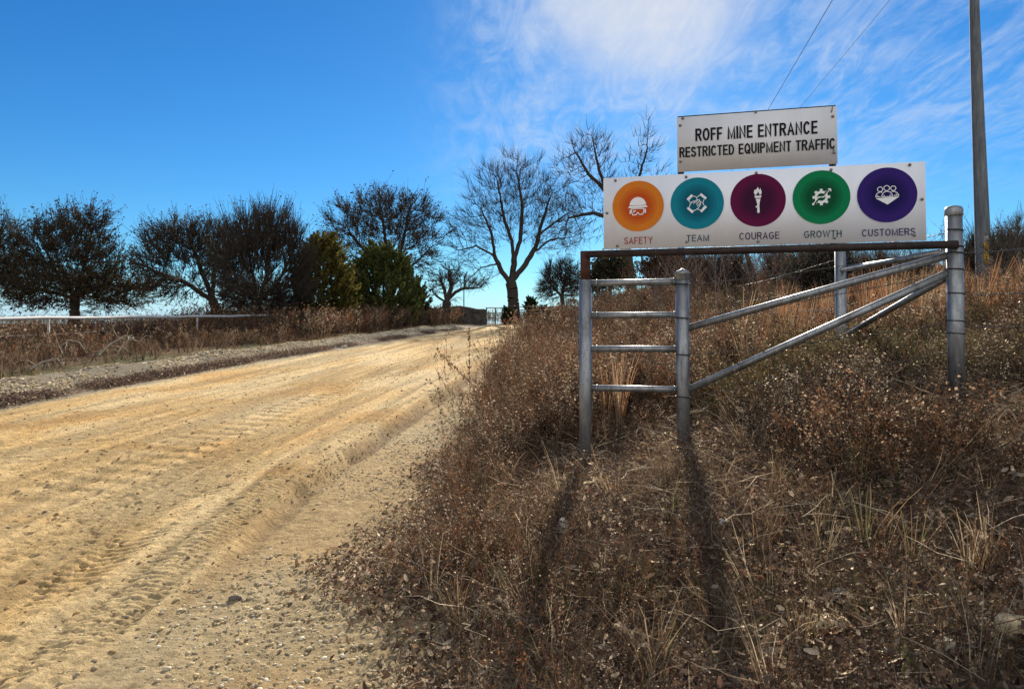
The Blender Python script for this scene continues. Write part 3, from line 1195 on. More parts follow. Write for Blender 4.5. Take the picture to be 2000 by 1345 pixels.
# the post seen at photo x = 88
ypost = 19.55
for y in (12.5, ypost, 26.6, 33.6, 40.6):
    p = fence_pt(y)
    MB().pipe([(p.x, p.y, p.z - .3), (p.x, p.y, rail_z(y))], .030, 12).build('post', M_OLDWHITE, wf, True)
for dh in (.42, .80):
    MB().pipe([(fence_pt(y).x, y, rail_z(y) - dh + .02 * math.sin(y * .9)) for y in ys], .012, 8).build('cable', M_DARKMETAL, wf, True)

# ------------------------------------------------------------------ gate, wing wall, mast and house at the far end
GY = 55.0
gl, gr_ = at(985, 632, GY), at(1112, 630, GY)
gbz = gz1(gl.x, GY)
gate = thing('pipe_gate', (gl.x, GY, gbz), 'wide dark pipe gate across the end of the road', 'gate')
gtop = at(1000, 599, GY).z
MB().pipe([(gl.x, GY, gbz - .3), (gl.x, GY, gtop + .12)], .085, 12).build('gate_post', M_GATE, gate, True)
MB().pipe([(gr_.x + .12, GY, gbz - .3), (gr_.x + .12, GY, gtop + .1)], .085, 12).build('gate_post', M_GATE, gate, True)
for k in range(6):
    z = gbz + .16 + (gtop - gbz - .16) * k / 5
    MB().pipe([(gl.x + .12, GY, z), (gr_.x, GY, z)], .026, 8).build('bar', M_GATE, gate, True)
for k in range(4):
    x = gl.x + .14 + (gr_.x - gl.x - .16) * k / 3
    MB().pipe([(x, GY - .01, gbz + .16), (x, GY - .01, gtop)], .024, 8).build('upright', M_GATE, gate, True)
fl = at(950, 632, GY)
fpn = thing('fence_panel', (fl.x, GY, gbz), 'small open pipe panel between the stone wall and the gate', 'fence')
ftop = at(960, 600.5, GY).z
for x in (fl.x, (fl.x + gl.x) / 2, gl.x - .14):
    MB().pipe([(x, GY + .05, gbz - .2), (x, GY + .05, ftop)], .045, 10).build('upright', M_GATE, fpn, True)
for z in (ftop - .02, at(960, 611, GY).z, at(960, 621, GY).z):
    MB().pipe([(fl.x, GY + .05, z), (gl.x - .14, GY + .05, z)], .03, 8).build('rail', M_GATE, fpn, True)
# notice boards beyond the gate
for px, w_, lb, c in ((1083, .62, 'pale pinkish notice board beyond the gate', (.62, .50, .46)), (1100, .36, 'small grey notice board nearest the bare bush', (.45, .43, .42))):
    q = at(px, 603, GY + 3)
    nb_ = thing('notice_board', (q.x, q.y, gz1(q.x, q.y)), lb, 'notice board')
    MB().box((q.x, q.y, q.z), (w_, .03, .42)).build('board', flat('board_%d' % px, c), nb_)
    MB().pipe([(q.x, q.y + .05, gz1(q.x, q.y) - .2), (q.x, q.y + .05, q.z + .2)], .03, 8).build('stake', M_GATE, nb_, True)

# stone wing wall: stacked rubble, its top sloping down to the gate
wy = 52.0
M_STONE = simple('dark_rubble', (.045, .040, .036), (.13, .115, .10), 6, .95, 0, .9, .08, .2)
tops = [(870, 598.5), (884, 597), (897, 596.5), (910, 598.5), (925, 601.5), (940, 603.5), (951, 605.5)]
wr = thing('stone_wall', at(915, 632, wy), 'dark stone wing wall with a sloping top beside the gate', 'wall')
V, F = [], []
nx_, nz_ = 60, 12
pxs = np.linspace(866, 951, nx_)
ringN = 2 * nz_ + 4
for i, px in enumerate(pxs):
    a = at(px, np.interp(px, [t[0] for t in tops], [t[1] for t in tops]), wy)
    bz = gz1(a.x, wy) - .3
    yo = wy + (px - 951) / 85 * -1.2
    ring = []
    for j in range(nz_ + 1):
        ring.append((a.x, yo - .25, bz + (a.z - bz) * j / nz_))
    for j in range(nz_, -1, -1):
        ring.append((a.x, yo + .35, bz + (a.z - bz) * j / nz_))
    for q in ring:
        n_ = vnoise(q[0] * 3.1, q[2] * 4.3, 71) - .5
        n2_ = vnoise(q[0] * 2.3, q[2] * 3.9 + q[1], 73) - .5
        V.append((q[0] + n2_ * .08, q[1] + n_ * .16, q[2] + n2_ * .07))
rn = 2 * (nz_ + 1)
for i in range(nx_ - 1):
    for j in range(rn - 1):
        F.append([i * rn + j, (i + 1) * rn + j, (i + 1) * rn + j + 1, i * rn + j + 1])
F = [np.array(F)]
npmesh('masonry', V, F + [np.arange(rn).reshape(1, -1), (np.arange(rn)[::-1] + (nx_ - 1) * rn).reshape(1, -1)], M_STONE, wr)

mq = at(906, 600, 60)
ms = thing('mast', (mq.x, 60, gz1(mq.x, 60)), 'thin grey mast rising behind the dark stone wall', 'mast')
MB().pipe([(mq.x, 60, gz1(mq.x, 60) - .3), (mq.x, 60, at(906, 541, 60).z)], [.05, .035], 8).build('pole', M_GATE, ms, True)
MB().pipe([(mq.x, 60, at(906, 541, 60).z), (mq.x, 60, at(906, 537, 60).z)], [.05, .02], 8).build('finial', M_GATE, ms, True)

hl, hr = at(660, 600, 72), at(853, 604, 72)
hs_ = thing('house', ((hl.x + hr.x) / 2, 74, 1.0), 'low house with a dark roof and pale fascia behind the cedars', 'house')
ez, rz_ = at(853, 604.5, 72).z, at(760, 592, 74).z
MB().box(((hl.x + hr.x) / 2, 75, (ez + .6) / 2), (hr.x - hl.x - .6, 5.4, ez - .6)).build('wall', simple('house_wall', (.16, .10, .08), (.26, .17, .13), 3, .9), hs_)
m = MB()
x0, x1, yf, yb_, ym = hl.x, hr.x, 72, 78, 75
m.add([(x0, yf, ez), (x1, yf, ez), (x1, yb_, ez), (x0, yb_, ez), (x0 + 2, ym, rz_), (x1 - 2, ym, rz_),
       (x0, yf, ez - .05), (x1, yf, ez - .05), (x1, yb_, ez - .05), (x0, yb_, ez - .05)],
      [(0, 1, 5, 4), (1, 2, 5), (2, 3, 4, 5), (3, 0, 4), (9, 8, 7, 6), (0, 6, 7, 1), (1, 7, 8, 2), (2, 8, 9, 3), (3, 9, 6, 0)])
m.build('roof', simple('dark_shingles', (.035, .033, .033), (.085, .08, .078), 9, .9, 0, .4, .02), hs_)
m = MB()
m.box(((x0 + x1) / 2, yf + .03, ez - .15), (x1 - x0 - .06, .05, .18))
m.box((x1 - .03, ym, ez - .15), (.05, yb_ - yf - .1, .18))
m.build('fascia', M_WHITE, hs_)
for fx in (.25, .55, .9):
    q = MB().box((x0 + (x1 - x0) * fx, yf + .28, 2.2), (1.1, .04, .9)).build('window', flat('window_glass', (.03, .035, .04), .1), hs_)
    m = MB()
    for dx, dz_, sx_, sz_ in ((0, .48, 1.22, .06), (0, -.48, 1.22, .06), (.58, 0, .06, .9), (-.58, 0, .06, .9)):
        m.box((x0 + (x1 - x0) * fx + dx, yf + .25, 2.2 + dz_), (sx_, .05, sz_))
    m.build('frame', M_WHITE, q)

# ------------------------------------------------------------------ trees
def tubes(P0, P1, R0, R1, n):
    D = P1 - P0
    D = D / np.maximum(np.linalg.norm(D, axis=1, keepdims=True), 1e-6)
    ref = np.where(np.abs(D[:, 2:3]) > .9, np.array([[1., 0, 0]]), np.array([[0, 0, 1.]]))
    A = np.cross(D, ref)
    A /= np.maximum(np.linalg.norm(A, axis=1, keepdims=True), 1e-6)
    B = np.cross(D, A)
    t = 2 * np.pi * np.arange(n) / n
    ring = A[:, None, :] * np.cos(t)[None, :, None] + B[:, None, :] * np.sin(t)[None, :, None]
    V = np.concatenate([P0[:, None] + ring * R0[:, None, None], P1[:, None] + ring * R1[:, None, None]], 1)
    i = np.arange(n)
    f = np.stack([i, (i + 1) % n, n + (i + 1) % n, n + i], -1)
    F = f[None] + (np.arange(len(P0)) * 2 * n)[:, None, None]
    return V.reshape(-1, 3), F.reshape(-1, 4)


def join(parts):
    V, F, off = [], [], 0
    for v, f in parts:
        V.append(v)
        F.append(f + off)
        off += len(v)
    return np.concatenate(V), np.concatenate(F)


def colonize(rng, limbs, attr, step, kill, iters=140, up=.1, jit=.18):
    P, par = [], []
    for li, L_ in enumerate(limbs):
        L_ = [np.array(q, dtype=float) for q in L_]
        if li == 0:
            P.append(L_[0]); par.append(-1); cur = 0
        else:
            cur = int(np.argmin([np.sum((q - L_[0]) ** 2) for q in P]))
        for a, b in zip(L_[:-1] if li == 0 else [P[cur]] + L_[1:-1], L_[1:]):
            n = max(1, int(np.linalg.norm(b - a) / step))
            for k in range(1, n + 1):
                q = a + (b - a) * k / n + rng.normal(0, step * .07, 3)
                P.append(q); par.append(cur); cur = len(P) - 1
    P = np.array(P)
    par = list(par)
    d = np.full(len(attr), 1e9)
    near = np.zeros(len(attr), dtype=int)

    def refresh(new_i):
        for s in range(0, len(new_i), 400):
            ii = new_i[s:s + 400]
            dd = np.linalg.norm(attr[:, None, :] - P[ii][None], axis=2)
            j = dd.argmin(1)
            m = dd[np.arange(len(attr)), j]
            b = m < d
            d[b] = m[b]
            near[b] = ii[j[b]]
    refresh(np.arange(len(P)))
    alive = d > kill
    last = {}
    for it in range(iters):
        if not alive.any():
            break
        acc = np.zeros((len(P), 3))
        vec = attr - P[near]
        vec /= np.maximum(np.linalg.norm(vec, axis=1, keepdims=True), 1e-6)
        np.add.at(acc, near[alive], vec[alive])
        idx = np.nonzero(np.linalg.norm(acc, axis=1) > 1e-6)[0]
        if not len(idx):
            break
        D = acc[idx]
        D /= np.linalg.norm(D, axis=1, keepdims=True)
        D = D + rng.normal(0, jit, D.shape)
        D[:, 2] += up
        D /= np.linalg.norm(D, axis=1, keepdims=True)
        keep = []
        for k, i in enumerate(idx):
            if last.get(i, 0) < 3:
                last[i] = last.get(i, 0) + 1
                keep.append(k)
            else:
                alive[(near == i)] = False
        if not keep:
            continue
        n0 = len(P)
        P = np.vstack([P, P[idx[keep]] + D[keep] * step])
        par += list(idx[keep])
        refresh(np.arange(n0, len(P)))
        alive &= d > kill
    return P, np.array(par)


def grow_tree(name, label, cat, base, limbs, blobs, natt, rt, bark, seed, group=None, step=None, kill=None, up=.1, tip=.012,
              twigs=3, twig_len=.45, twig_w=.010, leaves=0, leaf_size=.10, leaf_pal=None, leaf_spread=.25, expo=2.3, jit=.18, twig_up=.3, leaf_mat=None, shell=2.4):
    """A tree grown by space colonisation: limbs are given, the crown fills ellipsoids (centre, radii)."""
    rng = np.random.default_rng(seed)
    vol = np.array([b[1][0] * b[1][1] * b[1][2] for b in blobs])
    attr = []
    for b, n in zip(blobs, (natt * vol ** .8 / (vol ** .8).sum()).astype(int)):
        q = rng.normal(0, 1, (n, 3))
        q /= np.linalg.norm(q, axis=1, keepdims=True)
        q *= rng.random((n, 1)) ** (1 / shell)
        q *= 1 + .12 * rng.normal(0, 1, (n, 1))
        attr.append(np.array(b[0]) + q * np.array(b[1]))
    attr = np.concatenate(attr)
    ctr = attr.mean(0) - np.array([0, 0, np.ptp(attr[:, 2]) * .25])
    size = np.ptp(attr, axis=0).max()
    step = step or size / 42
    kill = kill or step * 1.6
    P, par = colonize(rng, limbs, attr, step, kill, up=up, jit=jit)
    n = len(P)
    cnt = np.bincount(par[par >= 0], minlength=n)
    rr = np.where(cnt == 0, tip ** expo, 0.0)
    for i in range(n - 1, 0, -1):
        rr[par[i]] += rr[i]
    rad = rr ** (1 / expo)
    rad = np.minimum(rad * 1.0, 1e9)
    k = math.log(rt / tip) / math.log(max(rad[0] / tip, 1.5))
    rad = np.maximum(tip * (rad / tip) ** k * (rad / rad[0]) ** .15, tip * .8)
    rad = rad * (1 + .5 * np.clip(1 - (P[:, 2] - base[2]) / (rt * 4.5), 0, 1) ** 2)
    root = thing(name, base, label, cat, group)
    ch = np.arange(1, n)
    p0, p1, r1 = P[par[ch]], P[ch], rad[ch]
    r0 = np.minimum(rad[par[ch]], r1 * 1.7)
    ext = (p1 - p0) * .06
    thick = r1 > rt * .22
    for q in range(n - 1):                                 # the trunk stays one connected piece
        if par[q + 1] > 0 and not thick[par[q + 1] - 1]:
            thick[q] = False
    parts = [tubes(p0[thick] - ext[thick] * 0, p1[thick] + ext[thick], r0[thick], r1[thick], 9)]
    v, f = join(parts)
    npmesh('trunk', v, f, bark, root, smooth=True)
    thin = ~thick
    parts = []
    mid = thin & (r1 > tip * 2.2)
    fine_ = thin & ~mid
    if mid.any(): parts.append(tubes(p0[mid], p1[mid] + ext[mid], r0[mid], r1[mid], 5))
    if fine_.any(): parts.append(tubes(p0[fine_], p1[fine_] + ext[fine_], r0[fine_], r1[fine_], 3))
    tips = np.nonzero(rad < tip * 2.0)[0]
    if twigs:
        src = np.repeat(tips, twigs)
        dirv = P[src] - P[par[src]]
        dirv /= np.maximum(np.linalg.norm(dirv, axis=1, keepdims=True), 1e-6)
        out_ = P[src] - ctr
        out_ /= np.maximum(np.linalg.norm(out_, axis=1, keepdims=True), 1e-6)
        dirv = dirv * .6 + out_ * .7 + rng.normal(0, .38, dirv.shape)
        dirv[:, 2] += twig_up
        dirv /= np.linalg.norm(dirv, axis=1, keepdims=True)
        ln = twig_len * (.4 + .8 * rng.random((len(src), 1)))
        st = P[src]
        md = st + dirv * ln * .5
        d2 = dirv + rng.normal(0, .3, dirv.shape)
        d2[:, 2] += twig_up * .4
        en = md + d2 * ln * .5
        w = np.full(len(src), twig_w)
        parts.append(tubes(st, md, w, w * .8, 3))
        parts.append(tubes(md, en, w * .8, w * .4, 3))
        tips_pos = np.concatenate([md, en])
    else:
        tips_pos = P[tips]
    if parts:
        v, f = join(parts)
        npmesh('branches', v, f, bark, root)
    if leaves:
        c = tips_pos[rng.integers(0, len(tips_pos), leaves)] + rng.normal(0, leaf_spread, (leaves, 3))
        v, f, t = leaf_cloud(rng, c, leaf_size, leaf_pal)
        npmesh('foliage', v, f, leaf_mat or M_LEAF, root, tint=t)
    return root


def leaf_cloud(rng, c, size, pal, stretch=1.6, upward=0.0, outward=None):
    n = len(c)
    a = rng.normal(0, 1, (n, 3))
    a[:, 2] += upward
    if outward is not None:
        a = a * .55 + outward
    a /= np.linalg.norm(a, axis=1, keepdims=True)
    b = np.cross(a, rng.normal(0, 1, (n, 3)))
    b /= np.maximum(np.linalg.norm(b, axis=1, keepdims=True), 1e-6)
    s = size * (.5 + rng.random((n, 1)))
    a, b = a * s * stretch * .5, b * s * .5
    V = np.stack([c - a, c + b * .9 - a * .1, c + a, c - b * .9 - a * .1], 1).reshape(-1, 3)
    F = (np.arange(n)[:, None] * 4 + np.arange(4)[None])
    pal = np.array(pal)
    t = pal[rng.integers(0, len(pal), n)] * (.7 + .6 * rng.random((n, 1)))
    return V, F, np.repeat(t, 4, 0)


def blob(px, py, d, rx, ry, deep=.8):
    c = at(px, py, d)
    k = d / FPX
    return (tuple(c), (rx * k, rx * k * deep, ry * k))


def gpt(px, d, dy=0.0):
    x = (px - 1000) / FPX * d
    return Vector((x, d, gz1(x, d) + dy))


OAK = [(.050, .040, .018), (.075, .050, .022), (.040, .042, .018), (.10, .058, .026), (.032, .030, .016)]
OAK2 = [(.045, .050, .020), (.062, .060, .026), (.085, .055, .026), (.032, .036, .016), (.11, .065, .032)]
GRP = 'leafy trees behind the white fence'


def tree_px(name, label, cat, px, d, fork, blobs, natt, rt, bark, seed, limbs_px=(), **kw):
    b = gpt(px, d, -.2)
    L0 = [tuple(b)] + [tuple(at(q[0], q[1], d + (q[2] if len(q) > 2 else 0))) for q in fork]
    limbs = [L0] + [[tuple(at(q[0], q[1], d + (q[2] if len(q) > 2 else 0))) for q in l] for l in limbs_px]
    return grow_tree(name, label, cat, gpt(px, d), limbs, [blob(q[0], q[1], d, q[2], q[3], *(q[4:])) for q in blobs], natt, rt, bark, seed, **kw)


tree_px('leafy_tree', 'dark leafy tree cut by the left edge of the photo', 'tree', -45, 37, [(-42, 580)],
        [(-25, 500, 65, 80), (-40, 545, 70, 50)], 700, .20, M_BARK, 21, [], group=GRP, leaves=9000, leaf_size=.06, leaf_pal=OAK, twig_len=.8, leaf_spread=.05, twig_w=.013)
tree_px('leafy_tree', 'broad dense rusty brown tree second from left with a short stout trunk', 'tree', 146, 37, [(146, 590), (148, 570)],
        [(130, 492, 85, 70), (62, 545, 55, 45), (210, 525, 42, 52), (150, 560, 130, 28), (90, 588, 70, 18), (215, 588, 70, 18), (165, 440, 50, 28)], 1700, .24, M_BARK, 22,
        [[(148, 575), (110, 530), (85, 480)], [(148, 575), (165, 520), (180, 450)], [(148, 578), (205, 555), (265, 560)], [(146, 580), (85, 565), (40, 565)]],
        group=GRP, leaves=25000, leaf_size=.062, leaf_pal=OAK, twig_len=.85, up=.14, leaf_spread=.05, twig_w=.013, twigs=4)
tree_px('leafy_tree', 'half bare spreading tree between the rusty tree and the upright thicket', 'tree', 424, 36, [(420, 600), (412, 575)],
        [(352, 475, 72, 42), (305, 520, 42, 42), (400, 510, 50, 70), (340, 558, 52, 26), (425, 470, 42, 40), (455, 570, 35, 40)], 950, .22, M_BARK, 23,
        [[(414, 580), (390, 520), (365, 450)], [(414, 585), (360, 550), (300, 530)], [(414, 580), (420, 520), (425, 450)]],
        group=GRP, leaves=7500, leaf_size=.058, leaf_pal=OAK2, twig_len=.85, up=.16, leaf_spread=.05, twig_w=.013, twigs=4)
tree_px('leafy_tree', 'upright thin branched tree with few brown leaves left of the cedars', 'tree', 508, 33, [(506, 605), (505, 580)],
        [(500, 475, 58, 58), (545, 495, 52, 66), (470, 520, 50, 72), (575, 525, 32, 58), (520, 585, 80, 28)], 950, .16, M_BARK, 24,
        [[(506, 585), (490, 520), (480, 440)], [(506, 588), (525, 520), (530, 440)], [(506, 590), (550, 540), (580, 470)], [(506, 592), (465, 560), (445, 500)]],
        group=GRP, leaves=3200, leaf_size=.055, leaf_pal=OAK2, twig_len=.95, up=.34, twig_up=.9, leaf_spread=.05, twig_w=.012, twigs=4)
tree_px('leafy_tree', 'tall leafy tree with visible limbs standing behind the two cedars', 'tree', 762, 53, [(764, 590), (766, 545)],
        [(745, 435, 105, 58), (690, 470, 65, 50), (805, 465, 62, 65), (838, 515, 30, 40), (760, 405, 60, 26), (820, 415, 40, 30)], 1300, .27, M_BARK, 25,
        [[(766, 550), (720, 500), (680, 450)], [(766, 550), (755, 490), (745, 410)], [(768, 545), (785, 480), (800, 410)], [(768, 550), (815, 510), (845, 480)]],
        group=GRP, leaves=8500, leaf_size=.08, leaf_pal=OAK, twig_len=1.0, up=.16, leaf_spread=.07, twig_w=.014, twigs=4)

# the big bare tree at the end of the road
BARE = 'bare winter trees'
tree_px('bare_tree', 'largest bare tree with a thick dark trunk beside the gate', 'tree', 1006, 58, [(1003, 600), (1001, 565), (998, 552)],
        [(1000, 385, 88, 82), (1060, 425, 76, 72), (935, 445, 64, 60), (1000, 352, 60, 30), (908, 495, 36, 34), (1090, 470, 45, 34), (905, 545, 38, 16), (955, 530, 36, 20), (1085, 400, 48, 48)], 2500, .44, M_BARK, 31,
        [[(998, 556), (980, 530), (966, 500), (960, 455), (938, 405)],
         [(1000, 556), (1004, 515), (1000, 470), (984, 425), (972, 360)],
         [(1003, 512), (1016, 470), (1020, 400), (1010, 335)],
         [(1001, 556), (1022, 522), (1046, 482), (1060, 430), (1078, 375)],
         [(1040, 492), (1075, 468), (1120, 462)],
         [(1052, 460), (1090, 430), (1125, 405)],
         [(974, 518), (940, 522), (915, 545), (895, 560)],
         [(978, 527), (955, 545), (940, 560), (915, 565)],
         [(966, 498), (930, 480), (895, 490)]],
        group=BARE, twigs=4, twig_len=1.0, twig_w=.0105, tip=.013, up=.06, jit=.10, expo=2.2, step=.30, kill=.42, shell=2.0)
tree_px('bare_tree', 'tall bare tree behind the signs with crooked limbs above the panel', 'tree', 1236, 47, [(1232, 540), (1224, 495), (1215, 450)],
        [(1150, 300, 55, 45), (1110, 330, 35, 45), (1180, 360, 50, 50), (1262, 300, 32, 45), (1140, 410, 60, 40), (1120, 455, 45, 30), (1265, 255, 14, 28), (1240, 330, 30, 35), (1290, 345, 22, 30)], 1700, .34, M_BARK, 32,
        [[(1220, 470), (1190, 425), (1160, 415), (1110, 425)], [(1218, 455), (1200, 390), (1180, 368), (1150, 340), (1120, 290)], [(1178, 366), (1165, 310), (1155, 265)],
         [(1216, 450), (1238, 390), (1250, 340), (1264, 290), (1266, 235)], [(1216, 450), (1270, 390), (1285, 340)]],
        group=BARE, twigs=3, twig_len=.8, twig_w=.011, tip=.013, up=.10, jit=.18, expo=2.3, step=.28, kill=.42)
tree_px('dead_tree', 'small broken dead tree standing over the dark stone wall', 'tree', 872, 50, [(872, 600), (873, 585)],
        [(878, 545, 34, 30), (925, 555, 26, 12), (850, 560, 14, 22)], 260, .30, M_BARK, 33,
        [[(873, 590), (868, 565), (858, 540)], [(873, 588), (882, 560), (876, 530)], [(874, 588), (890, 570), (905, 563), (935, 562)], [(872, 592), (855, 580), (845, 570)], [(874, 592), (893, 580)]],
        group=BARE, twigs=2, twig_len=.5, twig_w=.014, tip=.02, up=.05, jit=.3)
tree_px('bare_tree', 'small round bare tree left of the rusty sign stub', 'tree', 1099, 45, [(1099, 595), (1097, 575)],
        [(1092, 545, 40, 38), (1070, 565, 22, 22), (1115, 555, 30, 30)], 750, .13, M_BARK, 34,
        [[(1097, 580), (1080, 560), (1065, 545)], [(1097, 580), (1102, 555), (1105, 525)]],
        group=BARE, twigs=3, twig_len=.5, twig_w=.010, tip=.013, up=.12)
for k, (px, d, hgt, lb) in enumerate(((1958, 12.0, 470, 'left one of the thin bare saplings at the right edge'), (1990, 12.5, 420, 'right one of the thin bare saplings at the right edge'))):
    tree_px('bare_sapling', lb, 'sapling', px, d, [(px, 560), (px + 3, 520)], [(px - 4, (hgt + 520) / 2, 24, 45)], 70, .018, M_BARK_GREY, 50 + k,
            [], group='bare saplings at the right edge', twigs=2, twig_len=.28, twig_w=.0035, tip=.004, up=.35, jit=.2, twig_up=.6)
for k, (px, d, top, hw, lb) in enumerate(((1368, 26, 496, 30, 'bare twiggy shrub on the skyline just right of the domed post'), (1425, 22, 500, 28, 'bare twiggy shrub between the thin distant pole and the leaning snag'),
                                          (1522, 23, 492, 34, 'bare twiggy shrub right of the leaning snag under the beam'), (1578, 20, 505, 26, 'bare twiggy shrub left of the dark wispy shrub under the beam'),
                                          (1712, 21, 500, 32, 'bare twiggy shrub on the skyline right of the rear post'), (1790, 19, 512, 26, 'bare twiggy shrub on the skyline left of the capped post'),
                                          (1905, 16, 470, 18, 'bare twiggy shrub between the capped post and the utility pole'))):
    tree_px('bare_shrub', lb, 'shrub', px, d, [(px, 575), (px + 2, 560)], [(px, (top + 560) / 2, hw, (560 - top) / 2), (px - hw * .5, (top + 590) / 2, hw * .6, 30), (px + hw * .55, (top + 585) / 2, hw * .6, 32)],
            170, .028, M_BARK, 150 + k, [[(px + 1, 570), (px - hw * .4, 550), (px - hw * .6, 530)], [(px + 1, 570), (px + hw * .5, 545), (px + hw * .7, 525)]],
            group='bare shrubs along the bank skyline', twigs=3, twig_len=.42, twig_w=.0055, tip=.006, up=.35, jit=.2, twig_up=.7)
g_ = at(1456, 488, 24)
sn = thing('leaning_post', gpt(1484, 24), 'dark dead snag leaning left in the brush below the sign', 'dead trunk')
MB().pipe([gpt(1486, 24, -.2), at(1478, 570, 24), at(1468, 525, 24), at(1456, 490, 24)], [.17, .13, .09, .065], 9).build('trunk', M_BARK, sn, True)
MB().pipe([at(1470, 535, 24), at(1461, 522, 24)], [.05, .03], 6).build('branch_stub', M_BARK, sn, True)


# ------------------------------------------------------------------ cedars and dense shrubs
def cedar(name, label, px, d, py_top, py_bot, half_w, n, pal, seed, group='evergreen cedars', lean=0, sprays=700, shape=1.0, leaf=.085, cat='cedar tree'):
    rng = np.random.default_rng(seed)
    b = gpt(px, d)
    top = at(px + lean, py_top, d)
    bot = at(px, py_bot, d)
    H, W = top.z - bot.z, half_w * d / FPX
    root = thing(name, b, label, cat, group)
    MB().pipe([(b.x, b.y, b.z - .2), (b.x, b.y, bot.z), tuple(top)], [.13, .10, .02], 8).build('trunk', M_BARK, root, True)
    # sprays: short plumes that leave the stem and turn upward
    tt = rng.random(sprays) ** (1.25 / shape)
    tt = np.clip(tt, 0.01, .985)
    prof = np.sin(np.pi * np.clip(.20 + .80 * tt, 0, 1)) ** .55 * (1 - .15 * tt)
    prof = np.where(tt < .12, prof * (.75 + 2 * tt), prof)
    ang = rng.random(sprays) * 2 * np.pi
    lump = .68 + .50 * vnoise(ang * 2.2 + 9, tt * 5, seed)
    rad = W * prof * lump * (.40 + .60 * rng.random(sprays) ** .45) * 1.12
    cx = b.x + (top.x - b.x) * tt + rad * np.cos(ang)
    cyy = b.y + rad * np.sin(ang)
    cz = bot.z + H * tt
    C = np.stack([cx, cyy, cz], -1)
    dirv = np.stack([np.cos(ang) * .75, np.sin(ang) * .75, np.full(sprays, .95)], -1) + rng.normal(0, .22, (sprays, 3))
    dirv /= np.linalg.norm(dirv, axis=1, keepdims=True)
    ln = (.35 + .75 * rng.random(sprays) ** 1.5) * min(1.0, H / 3.0)
    k = rng.integers(0, sprays, n)
    u = rng.random(n)
    pos = C[k] + dirv[k] * (ln[k] * (u - .3))[:, None] + rng.normal(0, 1, (n, 3)) * (.075 * (1 - u * .7) * min(1, H / 3))[:, None]
    v, f, t = leaf_cloud(rng, pos, leaf, pal, 2.2, outward=dirv[k])
    tone = np.repeat((.65 + .7 * rng.random(sprays))[k], 4)[:, None]
    npmesh('foliage', v, f, M_LEAF, root, tint=t * tone)
    # woody branches inside
    s = rng.integers(0, sprays, 160)
    a0 = np.stack([np.full(160, b.x), np.full(160, b.y), bot.z + (C[s, 2] - bot.z) * .75], -1)
    v, f = tubes(a0, C[s], np.full(160, .022), np.full(160, .008), 4)
    npmesh('branches', v, f, M_BARK, root)
    return root


YEL = [(.11, .108, .026), (.15, .13, .032), (.065, .075, .020), (.17, .135, .036), (.08, .055, .024)]
GRN = [(.075, .10, .030), (.105, .13, .038), (.045, .062, .022), (.15, .16, .048), (.085, .068, .030)]
DKG = [(.025, .038, .016), (.038, .050, .020), (.020, .030, .014)]
cedar('cedar', 'yellowish green cedar, the left one of the two big cedars', 632, 35.5, 470, 640, 58, 40000, YEL, 61, sprays=620, leaf=.065)
cedar('cedar', 'bushy dark green cedar, the right one of the two big cedars', 752, 42, 486, 640, 70, 56000, GRN, 62, sprays=800, lean=-6, leaf=.075)
cedar('cedar', 'small dark cedar tucked at the right foot of the big green cedar', 810, 46, 552, 640, 26, 8000, DKG, 63, sprays=200)
cedar('cedar', 'little pointed cedar just right of the big bare trunk', 1037, 57, 583, 622, 13, 2400, DKG, 64, sprays=90, leaf=.11)
cedar('cedar', 'dark low cedar bush half in front of the gate post', 992, 54, 603, 631, 11, 2200, DKG, 65, sprays=80, leaf=.10)
cedar('cedar', 'low dark evergreen bush seen through the gate beside the notice board', 1062, 59, 598, 622, 14, 2400, DKG, 66, sprays=90, leaf=.11)


def shrub(name, label, blobs, d, n, leaf, pal, seed, px, group=None, rt=.06, natt=420, twl=.35, lsp=.16, cat='shrub'):
    return tree_px(name, label, cat, px, d, [(px, max(b[1] for b in blobs) + 10)], blobs, natt, rt, M_BARK, seed, [], group=group, leaves=n, leaf_size=leaf,
                   leaf_pal=pal, twigs=3, twig_len=twl, twig_w=.008, tip=.008, up=.12, leaf_spread=lsp)


SHG = 'shrubs on the bank skyline'
RUS = [(.085, .040, .022), (.060, .034, .020), (.11, .055, .030), (.05, .036, .022)]
GREYG = [(.050, .050, .032), (.075, .072, .048), (.035, .036, .024), (.10, .095, .07)]
shrub('evergreen_shrub', 'round dark green shrub seen through the frame beside the leaning trunk', [(1192, 532, 34, 32), (1170, 550, 25, 25)], 34, 5500, .075, [(.040, .042, .020), (.060, .048, .026), (.028, .034, .016), (.075, .07, .035)], 71, 1192, SHG)
shrub('russet_shrub', 'rounded russet brown shrub behind the ladder section', [(1300, 528, 48, 34), (1330, 545, 35, 28)], 30, 7500, .065, RUS, 72, 1300, SHG)
shrub('dense_shrub', 'grey green shrub around the foot of the utility pole', [(1948, 512, 48, 30), (1985, 520, 40, 38), (1905, 525, 32, 26)], 18, 9000, .05, GREYG, 73, 1950, SHG, natt=600, twl=.3, lsp=.12)
shrub('dense_shrub', 'dark wispy shrub behind the post under the beam', [(1622, 520, 40, 30), (1590, 535, 35, 25)], 16, 2600, .045, GREYG, 74, 1615, SHG, natt=420, twl=.3, lsp=.12)

